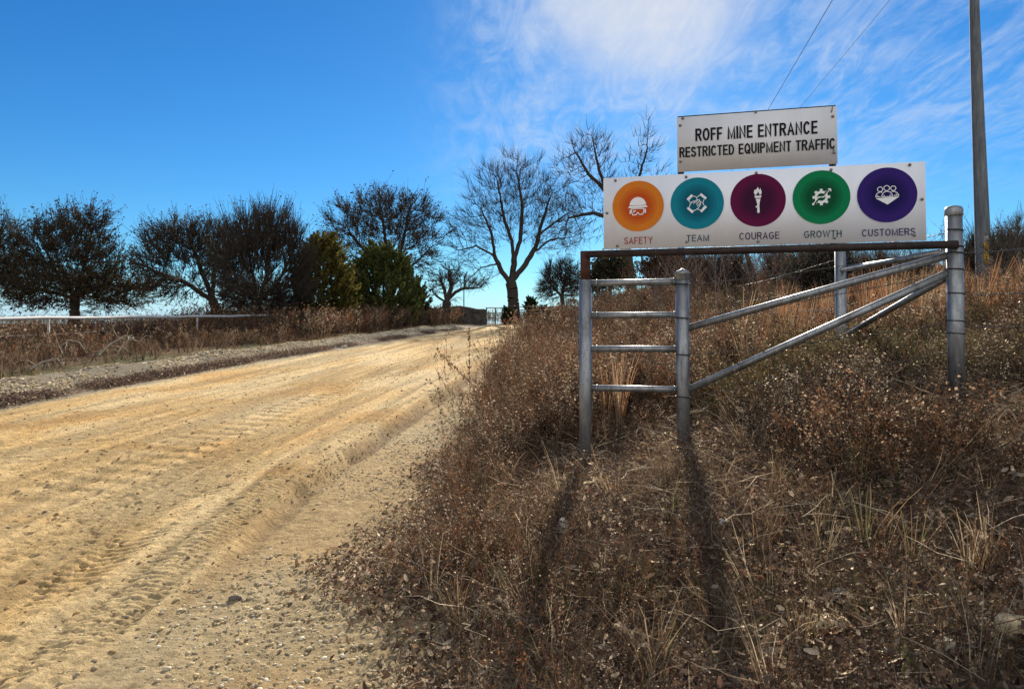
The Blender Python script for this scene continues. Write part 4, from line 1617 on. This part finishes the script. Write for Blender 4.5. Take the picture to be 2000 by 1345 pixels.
# ------------------------------------------------------------------ low vegetation (uncountable): prototypes and scatter
def rib(pts, w0, w1, rng, idx):
    """Flat ribbon along a polyline."""
    pts = np.array(pts)
    d = pts[-1] - pts[0]
    s = np.cross(d, rng.normal(0, 1, 3))
    s /= max(np.linalg.norm(s), 1e-6)
    w = np.linspace(w0, w1, len(pts))[:, None] / 2
    a, b = pts - s * w, pts + s * w
    V = np.stack([a, b], 1).reshape(-1, 3)
    m = len(pts) - 1
    F = np.array([[2 * i, 2 * i + 1, 2 * i + 3, 2 * i + 2] for i in range(m)])
    return V, F, np.full(len(V), idx)


def pack(parts):
    V, F, T, off = [], [], [], 0
    for v, f, t in parts:
        V.append(v); F.append(f + off); T.append(t); off += len(v)
    return np.concatenate(V), np.concatenate(F), np.concatenate(T)


def leafq(c, s, rng, idx=1, stretch=1.5):
    a = rng.normal(0, 1, 3); a /= np.linalg.norm(a)
    b = np.cross(a, rng.normal(0, 1, 3)); b /= max(np.linalg.norm(b), 1e-6)
    a, b = a * s * stretch / 2, b * s / 2
    return np.array([c - a, c + b, c + a, c - b]), np.array([[0, 1, 2, 3]]), np.full(4, idx)


def proto_forb(rng, h=.55, nb=8, leaf=.018, npl=5, w=.006, spread=.8):
    P = []
    dx, dy = rng.normal(0, .12, 2) * h
    stem = [np.array([dx * t ** 2 + rng.normal(0, .006), dy * t ** 2 + rng.normal(0, .006), h * t]) for t in np.linspace(0, 1, 5)]
    P.append(rib(stem, w, w * .45, rng, 0))
    for k in range(nb):
        t = .18 + .78 * rng.random()
        i = min(int(t * 4), 3)
        s = stem[i] + (stem[i + 1] - stem[i]) * (t * 4 - i)
        a = rng.random() * 6.283
        ln = h * (.22 + .25 * rng.random()) * spread
        o = np.array([math.cos(a), math.sin(a), .9 + .6 * rng.random()])
        o /= np.linalg.norm(o)
        m_ = s + o * ln * .5 + rng.normal(0, .008, 3)
        e_ = m_ + (o + np.array([0, 0, .25])) * ln * .45 + rng.normal(0, .012, 3)
        P.append(rib([s, m_, e_], w * .5, w * .3, rng, 0))
        for q in range(npl):
            u = rng.random()
            c = (s + (m_ - s) * u * 2) if u < .5 else (m_ + (e_ - m_) * (u - .5) * 2)
            P.append(leafq(c + rng.normal(0, .010, 3), leaf * (.5 + rng.random()), rng))
    return pack(P)


def proto_grass(rng, h=.4, nbl=14, w=.005, spread=.35):
    P = []
    for k in range(nbl):
        a = rng.random() * 6.283
        ln = h * (.5 + .6 * rng.random())
        bend = spread * (.3 + rng.random())
        r0 = rng.random() * .04
        pts = [np.array([math.cos(a) * (r0 + bend * ln * t ** 1.7), math.sin(a) * (r0 + bend * ln * t ** 1.7), ln * (t - .35 * bend * t ** 2.2)]) for t in (0, .4, .75, 1)]
        P.append(rib(pts, w, w * .25, rng, 0 if rng.random() < .5 else 1))
    return pack(P)


def proto_twigs(rng, ln=.26, n=6, w=.0032):
    P = []
    for k in range(n):
        a = rng.random() * 6.283
        s = np.array([rng.normal(0, .12), rng.normal(0, .12), .02 + .10 * rng.random()])
        d = np.array([math.cos(a), math.sin(a), rng.normal(0.05, .25)])
        l = ln * (.4 + .9 * rng.random())
        bw = rng.normal(0, .22, 3) * l
        pts = [s + d * l * t + bw * (t * (1 - t) * 2) + rng.normal(0, .012, 3) * (1 if t else 0) for t in (0, .25, .5, .75, 1)]
        P.append(rib(pts, w, w * .4, rng, 0))
    return pack(P)


def proto_litter(rng, n=26, s=.017, rad=.14, h=.06):
    """Curled dead leaves: two quads folded along the length."""
    P = []
    for k in range(n):
        c = np.array([rng.normal(0, rad), rng.normal(0, rad), h * rng.random() ** 1.5 + .005])
        a = rng.normal(0, 1, 3); a[2] *= .5; a /= np.linalg.norm(a)
        b = np.cross(a, rng.normal(0, 1, 3) * np.array([.5, .5, 1.2])); b /= max(np.linalg.norm(b), 1e-6)
        up = np.cross(a, b)
        z = s * (.35 + .9 * rng.random())
        curl = z * rng.normal(0, .45)
        w0, w1, w2 = .12 + .2 * rng.random(), .38 + .25 * rng.random(), .05 + .2 * rng.random()
        V = np.array([c - a * z - b * w0 * z + up * curl, c - a * z + b * w0 * z + up * curl,
                      c - b * w1 * z, c + b * w1 * z * .9 + up * z * .15,
                      c + a * z - b * w2 * z + up * curl * .7, c + a * z + b * w2 * z + up * curl * .7])
        P.append((V, np.array([[0, 1, 3, 2], [2, 3, 5, 4]]), np.full(6, 0 if rng.random() < .5 else 1)))
    return pack(P)


def scatter(name, pts, protos, smin, smax, pal0, pal1, mat, seed, lean=.18, zs=1.0, parent=None, vary=.35, wt=None):
    rng = np.random.default_rng(seed)
    n = len(pts)
    which = rng.integers(0, len(protos), n)
    pal0, pal1 = np.array(pal0), np.array(pal1)
    VV, FF, TT, off = [], [], [], 0
    for k, (V, F, T) in enumerate(protos):
        ii = np.nonzero(which == k)[0]
        m = len(ii)
        if not m: continue
        a = rng.random(m) * 6.283
        s = smin + (smax - smin) * rng.random(m) ** 1.3
        if wt is not None: s = s * wt[ii]
        ca, sa = np.cos(a), np.sin(a)
        x = (V[None, :, 0] * ca[:, None] - V[None, :, 1] * sa[:, None]) * s[:, None]
        y = (V[None, :, 0] * sa[:, None] + V[None, :, 1] * ca[:, None]) * s[:, None]
        z = V[None, :, 2] * s[:, None] * zs
        lx, ly = rng.normal(0, lean, (2, m))
        P = pts[ii]
        W = np.stack([x + lx[:, None] * z + P[:, None, 0], y + ly[:, None] * z + P[:, None, 1], z + P[:, None, 2]], -1)
        c0 = pal0[rng.integers(0, len(pal0), m)] * (1 - vary + 2 * vary * rng.random((m, 1)))
        c1 = pal1[rng.integers(0, len(pal1), m)] * (1 - vary + 2 * vary * rng.random((m, 1)))
        t = np.where((T == 0)[None, :, None], c0[:, None], c1[:, None])
        VV.append(W.reshape(-1, 3)); TT.append(t.reshape(-1, 3))
        FF.append((F[None] + (np.arange(m) * len(V))[:, None, None]).reshape(-1, F.shape[1]) + off)
        off += m * len(V)
    return np.concatenate(VV), np.concatenate(FF), np.concatenate(TT)


def stuff(name, sets, mat, label, cat):
    V, F, T, off = [], [], [], 0
    for v, f, t in sets:
        V.append(v); F.append(f + off); T.append(t); off += len(v)
    o = npmesh(name, np.concatenate(V), np.concatenate(F), mat, tint=np.concatenate(T))
    return props(o, label, cat, kind='stuff')


def sample_bank(n, y0, y1, rng, x_in=-.05, ypow=1.0, edge=.0):
    """Random points on the right-hand bank inside a wedge wider than the view."""
    out = []
    while sum(len(o) for o in out) < n:
        y = y0 + (y1 - y0) * rng.random(n * 2) ** ypow
        xa = xw(y) + x_in + edge * (fbm(y * 1.3, y * 0, 91, 3) - .5)
        xb = .74 * y + 2.2
        wmax = .74 * y1 + 2.2 + 1
        x = xa + rng.random(n * 2) * wmax
        m = x < xb
        out.append(np.stack([x[m], y[m]], -1))
    q = np.concatenate(out)[:n]
    return np.concatenate([q, gz(q[:, 0], q[:, 1])[:, None]], 1)


rng = np.random.default_rng(5)
FORB = [proto_forb(rng, .34, 10, .0105, 6, .0045) for _ in range(9)]
FORB_M = [proto_forb(rng, .50, 10, .016, 6, .006) for _ in range(8)]
FORB_T = [proto_forb(rng, .95, 12, .015, 5, .006, .6) for _ in range(7)]
FORB_FAR = [proto_forb(rng, 1.0, 11, .034, 4, .012, .75) for _ in range(7)]
GRASS = [proto_grass(rng, .26, 14, .004) for _ in range(8)]
GRASS_L = [proto_grass(rng, .42, 16, .004, .35) for _ in range(6)]
TWIG = [proto_twigs(rng) for _ in range(8)]
LIT = [proto_litter(rng) for _ in range(8)]
BROOM = [proto_grass(rng, .95, 22, .010, .16) for _ in range(6)]
STEM = [(.058, .028, .016), (.100, .042, .020), (.035, .021, .015), (.14, .062, .028), (.085, .056, .035)]
SEED = [(.17, .095, .055), (.30, .20, .13), (.075, .045, .028), (.20, .085, .040), (.32, .245, .17), (.08, .062, .034), (.05, .03, .022)]
TAN = [(.26, .17, .09), (.18, .11, .055), (.36, .28, .18), (.12, .075, .042), (.13, .115, .052)]
LITC = [(.11, .065, .040), (.20, .12, .07), (.06, .038, .028), (.34, .25, .17), (.15, .075, .045), (.36, .285, .205), (.08, .05, .034)]
GREEN = [(.085, .11, .03), (.12, .13, .045), (.06, .085, .028)]
ORANGE = [(.28, .115, .045), (.36, .18, .085), (.20, .085, .04), (.36, .24, .14), (.15, .08, .045), (.22, .14, .08)]

pA = sample_bank(19000, 1.6, 9.0, rng, .10, 1.12, .3)
pB = sample_bank(11000, 8.5, 22, rng, .05, .9)
pC = sample_bank(8000, 20, 46, rng, .0, .8)
cl_ = fbm(pA[:, 0] * 1.1, pA[:, 1] * 1.1, 95, 3)
wA = .62 + .9 * sstep(.35, .65, cl_)
wA *= np.clip(.46 + .10 * (pA[:, 1] - 1.6), .45, 1.2)                # weeds are short by the camera's feet
wB = .7 + .8 * fbm(pB[:, 0] * .5, pB[:, 1] * .5, 96, 3)
edge = sstep(0, 1.2, pA[:, 0] - xw(pA[:, 1]))
OLIVE = [(.10, .088, .035), (.065, .062, .028), (.16, .13, .065), (.05, .044, .022)]
GREYS = [(.15, .12, .085), (.25, .205, .15), (.085, .066, .048), (.29, .24, .175), (.05, .04, .03), (.06, .04, .028)]
patA = fbm(pA[:, 0] * .7 + 3, pA[:, 1] * .7, 191, 3)
patA2 = fbm(pA[:, 0] * .8 + 9, pA[:, 1] * .8, 194, 3) + .10 * sstep(1.0, 3.5, pA[:, 0])
ol, gy_ = patA2 > .56, (patA > .54) & (patA2 <= .56)
rd = ~ol & ~gy_
w_all = wA * (.55 + .45 * edge)
for q_, rr_ in ((p1, .55), (p2, .6), (p3, .6)):
    w_all = w_all * (.28 + .72 * sstep(.15, rr_ + .15, np.hypot(pA[:, 0] - q_.x * (1 - .1 * (q_.y - pA[:, 1]) / q_.y), (pA[:, 1] - q_.y + .55) * .45)))
patB = fbm(pB[:, 0] * .45 + 3, pB[:, 1] * .45, 195, 3)
stuff('dry_weeds', [scatter('w', pA[rd], FORB, .45, 1.15, STEM, SEED, None, 1, .25, wt=w_all[rd], vary=.5),
                    scatter('w', pA[ol], FORB, .40, 1.0, STEM[2:], OLIVE, None, 101, .35, wt=w_all[ol], vary=.5),
                    scatter('w', pA[gy_], FORB, .40, 1.1, STEM[:3], GREYS, None, 102, .3, wt=w_all[gy_], vary=.5),
                    scatter('w', pB[patB < .52], FORB_M, .45, 1.05, STEM, SEED, None, 2, .2, wt=wB[patB < .52], vary=.5),
                    scatter('w', pB[patB >= .52], FORB_M, .40, .95, STEM[2:], GREYS + OLIVE, None, 103, .25, wt=wB[patB >= .52], vary=.5),
                    scatter('w', pC, FORB_FAR, .32, .80, STEM, SEED, None, 3, .18, wt=1 + .6 * sstep(.35, .12, pC[:, 0] / pC[:, 1]))], M_FOL,
      'dense brown dead weeds with seed heads covering the roadside bank', 'weeds')
# taller stalks, mostly by the road edge and skyline
pT = np.concatenate([sample_bank(950, 5.2, 14, rng, .1), sample_bank(1200, 12, 26, rng, .1), sample_bank(1300, 2.1, 5.8, rng, .15)])
ye = 7 + 22 * rng.random(420)
xe = xw(ye) + .05 + 1.3 * rng.random(420)
pT = np.concatenate([pT, np.stack([xe, ye, gz(xe, ye)], -1)])
uT = pT[:, 0] / pT[:, 1]
pT = pT[~((uT > .595) & (uT < .675) & (pT[:, 1] > 7) & (pT[:, 1] < 15.2))]
near_edge = np.clip(1.15 - .30 * (pT[:, 0] - xw(pT[:, 1])), .38, 1.15) * np.interp(pT[:, 1], [2, 5.5, 7], [.36, .60, 1.0])
for q_ in (p1, p2, p3):
    near_edge = near_edge * (.22 + .78 * sstep(.25, .8, np.hypot(pT[:, 0] - q_.x, (pT[:, 1] - q_.y + .55) * .45)))
stuff('tall_weed_stalks', [scatter('w', pT, FORB_T, .6, 1.15, STEM, SEED, None, 4, .12, wt=near_edge)], M_FOL,
      'taller dark red brown weed stalks standing above the bank', 'weeds')
pG = np.concatenate([sample_bank(1200, 1.6, 9, rng, .15, .95), sample_bank(3000, 9, 24, rng, .1)])
BRUSH = [proto_forb(rng, 1.0, 18, .030, 4, .012, .95) for _ in range(7)]
WISP = [proto_forb(rng, 1.5, 14, .014, 3, .010, .55) for _ in range(6)]
qb = sample_bank(9000, 15, 44, rng, 1.0)
ub = qb[:, 0] / qb[:, 1]
ok = (fbm(qb[:, 0] * .35, qb[:, 1] * .35, 93, 3) > .46) & (qb[:, 0] - xw(qb[:, 1]) > 1.2)
qb, ub = qb[ok][:2200], ub[ok][:2200]
hb = np.interp(ub, [.06, .20, .30, .45, .60, .75], [.75, 1.0, 1.05, .85, .65, .7]) * np.interp(qb[:, 1], [15, 26, 44], [.55, 1.0, 1.25])
qw = sample_bank(1900, 15, 36, rng, 1.6)
stuff('skyline_brush', [scatter('b', qb, BRUSH, .65, 1.15, STEM, [(.10, .060, .035), (.16, .09, .05), (.06, .045, .028), (.085, .080, .045), (.22, .15, .10)], None, 41, .15, wt=hb),
                        scatter('b', qw, WISP, .6, 1.2, [(.045, .032, .026), (.085, .055, .040), (.06, .05, .05)], STEM, None, 42, .2, wt=np.interp(qw[:, 0] / qw[:, 1], [.1, .28, .6], [.8, 1.45, .95]))], M_FOL,
      'dark tangled brush and thin stems along the skyline of the bank', 'brush')
for q_ in (p1, p2, p3):
    pG = pG[np.hypot(pG[:, 0] - q_.x, (pG[:, 1] - q_.y + .45) * .5) > .38]
stuff('dead_grass', [scatter('g', pG, GRASS, .5, 1.3, TAN, STEM + TAN, None, 5, .25),
                     scatter('g', sample_bank(260, 2.2, 12, rng, .4), GRASS_L, .5, 1.1, TAN, TAN, None, 6, .5),
                     scatter('t', sample_bank(4200, 1.6, 9, rng, .0, .85, .5), TWIG, .5, 1.2, [(.28, .21, .14), (.16, .10, .065), (.08, .05, .035), (.42, .35, .26), (.06, .035, .025)], TAN, None, 7, .1)],
      M_FOL, 'tan dead grass tufts and fallen stalks tangled on the bank', 'grass')
pL = sample_bank(9500, 1.6, 9.5, rng, -.1, 1.15, .6)
stuff('leaf_litter', [scatter('l', pL, LIT, .6, 1.25, LITC, LITC, None, 8, 0)], M_FOL, 'brown and pale fallen leaves carpeting the bank', 'fallen leaves')
# green tufts
qq = sample_bank(1500, 1.7, 9, rng, .2)
mk = fbm(qq[:, 0] * .9, qq[:, 1] * .9, 97, 3) > .56
stuff('green_grass', [scatter('g', qq[mk], GRASS, .25, .6, GREEN, GREEN, None, 9, .3)], M_FOL, 'sparse green grass tufts low on the bank', 'grass')
# orange broom grass clumps
clump = []
for px, py, d, n, s in ((1540, 690, 9.5, 9, .3), (1590, 620, 11, 12, .5), (1690, 620, 11.5, 10, .7), (1750, 620, 11, 8, .6), (1905, 640, 9.5, 9, .4), (1992, 560, 12.5, 16, .35),
                        (1560, 740, 8, 6, .4), (1170, 790, 7.2, 5, .25), (1725, 560, 13, 10, .7), (1640, 650, 10, 7, .5), (1950, 680, 9, 10, .6), (1480, 660, 11, 5, .4)):
    x = (px - 1000) / FPX * d
    c = np.stack([x + rng.normal(0, s, n), d + rng.normal(0, s * .8, n)], -1)
    clump.append(c)
clump = np.concatenate(clump)
clump = np.concatenate([clump, gz(clump[:, 0], clump[:, 1])[:, None]], 1)
stuff('orange_broom_grass', [scatter('b', clump, BROOM, .55, 1.05, ORANGE, ORANGE, None, 10, .14)], M_FOL, 'orange broom grass clumps glowing on the upper bank', 'grass')

# left side: weeds along the white fence, brush under the trees, verge grass
def sample_left(n, y0, y1, a, b, rng):
    y = y0 + (y1 - y0) * rng.random(n)
    x = xl(y) - (a + (b - a) * rng.random(n))
    return np.stack([x, y, gz(x, y)], -1)


REDST = [(.070, .042, .028), (.11, .058, .034), (.050, .035, .026), (.15, .092, .056), (.24, .18, .12)]
pl1 = np.concatenate([sample_left(3200, 11, 30, 3.2, 7.5, rng), sample_left(5200, 26, 52, 1.5, 4.8, rng)])
hL = .35 + 1.3 * fbm(pl1[:, 0] * .7, pl1[:, 1] * .7, 198, 3)
hL *= .60 * np.clip(.45 + .28 * (xl(pl1[:, 1]) - pl1[:, 0] - 1.5), .4, 1.15)
pl2 = sample_left(4200, 11, 42, 4.8, 10.5, rng)
pl3 = np.concatenate([sample_left(1500, 29, 52, 1.8, 4.8, rng)])
stuff('dry_brush', [scatter('w', pl1, FORB_FAR, .45, .95, REDST, SEED + STEM, None, 11, .3, wt=hL, vary=.5), scatter('w', pl2, FORB_FAR, .7, 1.2, STEM, STEM + SEED, None, 12, .2, wt=.72 + .5 * sstep(30, 35, pl2[:, 1])),
                    scatter('w', pl3, FORB_FAR, .8, 1.3, REDST, SEED + ORANGE[:1], None, 13, .2),
                    scatter('g', sample_left(1500, 11, 46, 2.8, 7.5, rng), BROOM, .25, .6, [(.17, .11, .07), (.27, .20, .13), (.11, .078, .052)], REDST, None, 14, .3)],
      M_FOL, 'reddish brown dry brush along the white fence and under the trees', 'brush')
pv = sample_left(6000, 9, 48, 1.0, 3.6, rng)
mk = fbm(pv[:, 0] * .5, pv[:, 1] * .5, 98, 3)
stuff('verge_grass', [scatter('g', pv[mk > .50], GRASS, .22, .5, GREEN + [(.16, .14, .06), (.20, .15, .08)], GREEN + TAN[:2], None, 15, .3), scatter('g', pv[mk <= .50], GRASS, .25, .6, TAN, TAN, None, 16, .4)],
      M_FOL, 'low green and tan grass between the gravel berm and the brush', 'grass')
# low far growth at the end of the road and beyond the fence
px_ = rng.random((900, 2)) * np.array([14, 5]) + np.array([-4, 56])
pf = np.concatenate([px_, gz(px_[:, 0], px_[:, 1])[:, None]], 1)
py_ = rng.random((4200, 2)) * np.array([52, 34]) + np.array([-62, 30])
py_ = py_[py_[:, 0] < np.interp(py_[:, 1], [30, 44, 64], [-14, -12, -8])]
pg_ = np.concatenate([py_, gz(py_[:, 0], py_[:, 1])[:, None]], 1)
stuff('far_brush', [scatter('w', pf, FORB_FAR, .5, 1.1, STEM, [(.09, .08, .04), (.14, .09, .05), (.05, .06, .03)], None, 17, .2),
                    scatter('w', pg_, BRUSH, .35, .75, STEM, [(.10, .09, .045), (.16, .12, .065)], None, 18, .2)], M_FOL, 'low brown and green brush beyond the gate and fence', 'brush')


# ------------------------------------------------------------------ stones
def stone_protos(rng, n=8, flat_=.6):
    bm = bmesh.new()
    bmesh.ops.create_icosphere(bm, subdivisions=1, radius=1)
    V0 = np.array([v.co[:] for v in bm.verts])
    F = np.array([[v.index for v in f.verts] for f in bm.faces])
    bm.free()
    out = []
    for k in range(n):
        V = V0 * (1 + .22 * rng.normal(0, 1, (len(V0), 1)))
        V = V * np.array([1.15 + .3 * rng.random(), .85, flat_ * (.7 + .5 * rng.random())])
        out.append((V, F, np.zeros(len(V))))
    return out


M_STN = foliage('stone_pieces', 0.0)
STN = stone_protos(rng)
LIME = [(.50, .42, .28), (.42, .34, .22), (.58, .51, .37), (.36, .28, .17), (.48, .36, .20), (.26, .21, .15)]
# gravel berm on the left
nb2 = 26000
y = 8 + 42 * rng.random(nb2) ** 1.25
x = xl(y) - (.15 + 1.65 * rng.beta(1.7, 2.0, nb2))
bz_ = np.stack([x, y, gz(x, y) + .005], -1)
sz = .008 + .026 * rng.random(nb2) ** 2.2
keep = rng.random(nb2) < np.interp(y, [8, 22, 30, 50], [1, .9, .4, .15]) * sstep(.22, .48, fbm(x * 1.2, y * .6, 197, 3))
set1 = scatter('s', bz_[keep], STN, 1, 1, [tuple(min(.75, q * 1.25) for q in c_) for c_ in LIME] + [(.16, .13, .10)], LIME, None, 19, 0, wt=sz[keep])
# dark leaf line along the foot of the berm
y = 8 + 34 * rng.random(2600)
y = y[fbm(y * .8, y * 0, 92, 3) > .42]
x = xl(y) - (.0 + .30 * rng.random(len(y)) ** 1.5)
foot = np.stack([x, y, gz(x, y) + .02], -1)
stuff('berm_leaves', [scatter('l', foot, LIT, .8, 1.6, [(.06, .04, .035), (.10, .06, .045), (.16, .11, .08)], [(.06, .04, .03), (.2, .14, .1)], None, 20, 0)], M_FOL,
      'dark dead leaves caught along the foot of the gravel berm', 'fallen leaves')
# shoulder stones on the right
n = 22000
y = 2.0 + 20 * rng.random(n) ** 1.6
lx = rng.beta(1.6, 1.5, n)
x = xr(y) - .1 + lx * (xw(y) + .35 - xr(y) + .1)
dens = fbm(x * 1.4, y * .7, 99, 3) + .25 * sstep(4.5, 2.5, y)
keep = rng.random(n) < sstep(.36, .62, dens)
ss = np.stack([x, y, road_z(x, y)], -1)[keep]
sz = (.004 + .011 * rng.random(len(ss)) ** 3)
set2 = scatter('s', ss, STN, 1, 1, LIME, LIME, None, 21, 0, wt=sz)
# stones and clods on the road
n = 14000
y = 2.5 + 28 * rng.random(n) ** 1.5
x = xl(y) + rng.random(n) * (xr(y) - xl(y))
rz3 = np.stack([x, y, road_z(x, y)], -1)
set3 = scatter('s', rz3, STN, 1, 1, [(.40, .27, .13), (.34, .22, .11), (.46, .36, .24), (.28, .22, .16)], LIME, None, 22, 0, wt=.004 + .014 * rng.random(n) ** 4)
# stones among the bank litter
pbk = sample_bank(700, 1.7, 7.5, rng, .1)
set4 = scatter('s', pbk, STN, 1, 1, LIME, LIME, None, 23, 0, wt=.010 + .03 * rng.random(700) ** 3)
stuff('gravel', [set1, set2, set3, set4], M_STN, 'pale limestone gravel on the berm, the road shoulder and the bank', 'gravel')

# single rocks
M_ROCK = simple('pale_limestone', (.42, .38, .30), (.62, .58, .49), 9, .9, 0, .7, .02, .2)
M_SAND = simple('yellow_sandstone', (.56, .40, .20), (.72, .56, .34), 7, .95, 0, .8, .03, .2)


def rock(label, px, py, d, w, dp, hh, mat, seed, group=None, tilt=0.0, flat_top=False):
    rr_ = np.random.default_rng(seed)
    bm = bmesh.new()
    bmesh.ops.create_icosphere(bm, subdivisions=3, radius=1)
    V = np.array([v.co[:] for v in bm.verts])
    F = np.array([[v.index for v in f.verts] for f in bm.faces])
    bm.free()
    for _ in range(9):                                    # facet the lump with random planes
        nrm = rr_.normal(0, 1, 3); nrm /= np.linalg.norm(nrm)
        if flat_top and abs(nrm[2]) < .5: nrm[2] *= .2
        lim = .62 + .25 * rr_.random()
        dd = V @ nrm
        V = V - np.maximum(dd - lim, 0)[:, None] * nrm
    if flat_top: V[:, 2] = np.clip(V[:, 2], -.6, .62 + .08 * vnoise(V[:, 0] * 4, V[:, 1] * 4, seed))
    V = V * (1 + .10 * (fbm(V[:, 0] * 3 + 5, V[:, 1] * 3 + V[:, 2] * 2 + 5, seed, 3) - .5))[:, None]
    V = V * np.array([w / 2, dp / 2, hh / 2])
    x = (px - 1000) / FPX * d
    onr = x < xw(d) + .3
    z = float(road_z(np.array([x]), np.array([d]))[0]) if onr else gz1(x, d)
    c, s = math.cos(tilt), math.sin(tilt)
    V = np.stack([V[:, 0] * c - V[:, 2] * s, V[:, 1], V[:, 0] * s + V[:, 2] * c], -1)
    o = npmesh('rock', V, F, mat)
    o.location = (x, d, z + hh * (.36 if flat_top else .14))
    return props(o, label, 'rock', group)


rock('flat white rock on the gravel shoulder beside the weeds', 861, 932, 6.6, .11, .09, .05, M_ROCK, 81)
rock('small upright white rock among the weeds below the left post', 1100, 1008, 4.5, .075, .07, .13, M_ROCK, 82)
rock('large flat sandstone slab in the lower right corner', 1990, 1300, 2.55, .24, .16, .10, M_SAND, 83, flat_top=True)
rock('yellow sandstone ledge under the grass right of the long shadow', 1605, 1215, 2.95, .20, .13, .07, M_SAND, 84, flat_top=True)
rock('pale broken rock just above the yellow sandstone ledge', 1625, 1178, 3.2, .14, .10, .07, M_ROCK, 85, flat_top=True)
rock('grey white rock in the shade below the sandstone, nearer the slab', 1842, 1300, 2.6, .10, .08, .07, M_ROCK, 86)
rock('white rock half buried in litter right of the long post shadow', 1408, 1056, 4.1, .08, .06, .05, M_ROCK, 87)
rock('dark stone clod on the gravel streak beside the tyre track', 466, 1182, 4.05, .075, .06, .05, simple('dark_stone', (.09, .07, .055), (.16, .13, .10), 12, .95), 88)
rock('pale rock on the far verge under the brush', 672, 672, 26, .30, .2, .16, M_ROCK, 89)
rock('pale rock on the left verge near the fence post', 28, 722, 15.5, .26, .2, .16, M_ROCK, 90)

# two bare stalks standing against the road, and fallen dead branches by the fence
for px, py0, px1, py1, d, sd, lb in ((918, 742, 916, 640, 13.5, 1, 'straight thin weed stalk standing against the bright road'),
                                     (938, 742, 860, 690, 13.3, 2, 'thin weed stalk leaning left over the bright road')):
    rr_ = np.random.default_rng(sd)
    a = at(px, py0, d); a.z = float(road_z(np.array([a.x]), np.array([d]))[0]) - .02
    b = at(px1, py1, d)
    ws = thing('weed_stalk', a, lb, 'weed', 'lone weed stalks against the road')
    pts = [a.lerp(b, t) + Vector(rr_.normal(0, .008, 3)) for t in np.linspace(0, 1, 8)]
    MB().pipe(pts, [.006] * 4 + [.0045] * 4, 5).build('stem', simple('weed_stem%d' % sd, (.10, .055, .03), (.17, .10, .06), 30, .9), ws)
    P = []
    for k in range(46):
        t = .25 + .75 * rr_.random()
        c = np.array(a.lerp(b, t)) + rr_.normal(0, .02, 3)
        P.append(leafq(c, .022 + .02 * rr_.random(), rr_, 0, 1.7))
    for k in range(5):
        t = .3 + .6 * rr_.random()
        c = np.array(a.lerp(b, t)); o = rr_.normal(0, 1, 3); o[2] = abs(o[2]) + .8; o /= np.linalg.norm(o)
        P.append(rib([c, c + o * .1, c + o * .2 + rr_.normal(0, .01, 3)], .006, .003, rr_, 0))
    v, f, t = pack(P)
    npmesh('leaves', v, f, M_FOL, ws, tint=np.tile(np.array([[.13, .075, .045]]), (len(v), 1)))


def fallen(label, pts, r, seed, d):
    rr_ = np.random.default_rng(seed)
    m = MB()
    P = [at(px, py, d_) for px, py, d_ in pts]
    m.pipe(P, [r * (1 - .6 * i / (len(P) - 1)) for i in range(len(P))], 7)
    for k in range(8):
        i = rr_.integers(0, len(P) - 1)
        s = P[i].lerp(P[i + 1], float(rr_.random()))
        o = Vector((rr_.normal(0, 1), rr_.normal(0, .6), rr_.normal(.25, .7))).normalized()
        l = .2 + .35 * float(rr_.random())
        m.pipe([s, s + o * l * .5 + Vector(rr_.normal(0, .04, 3)), s + o * l + Vector(rr_.normal(0, .06, 3)) - Vector((0, 0, .05))], [r * .4, r * .28, r * .12], 5)
    return props(m.build('fallen_branch', M_DEADWOOD), label, 'branch', 'bleached branches by the fence')


fallen('bleached forked branch lying against the brush right of the fence post', [(192, 695, 17), (215, 672, 17.2), (245, 655, 17.4), (272, 668, 17.5)], .028, 3, 17)
fallen('bleached branch lying on the verge grass at the far left', [(58, 722, 15.2), (85, 706, 15.4), (112, 700, 15.4), (125, 715, 15.3)], .024, 4, 15)
fallen('tangled pale branch heap just right of the fence post', [(110, 682, 17.5), (135, 664, 17.6), (155, 668, 17.6), (170, 690, 17.4)], .020, 5, 17)
fallen('upright bleached branch stub at the right end of the dead wood', [(228, 694, 17.0), (238, 676, 17.1), (243, 664, 17.1)], .026, 6, 17)
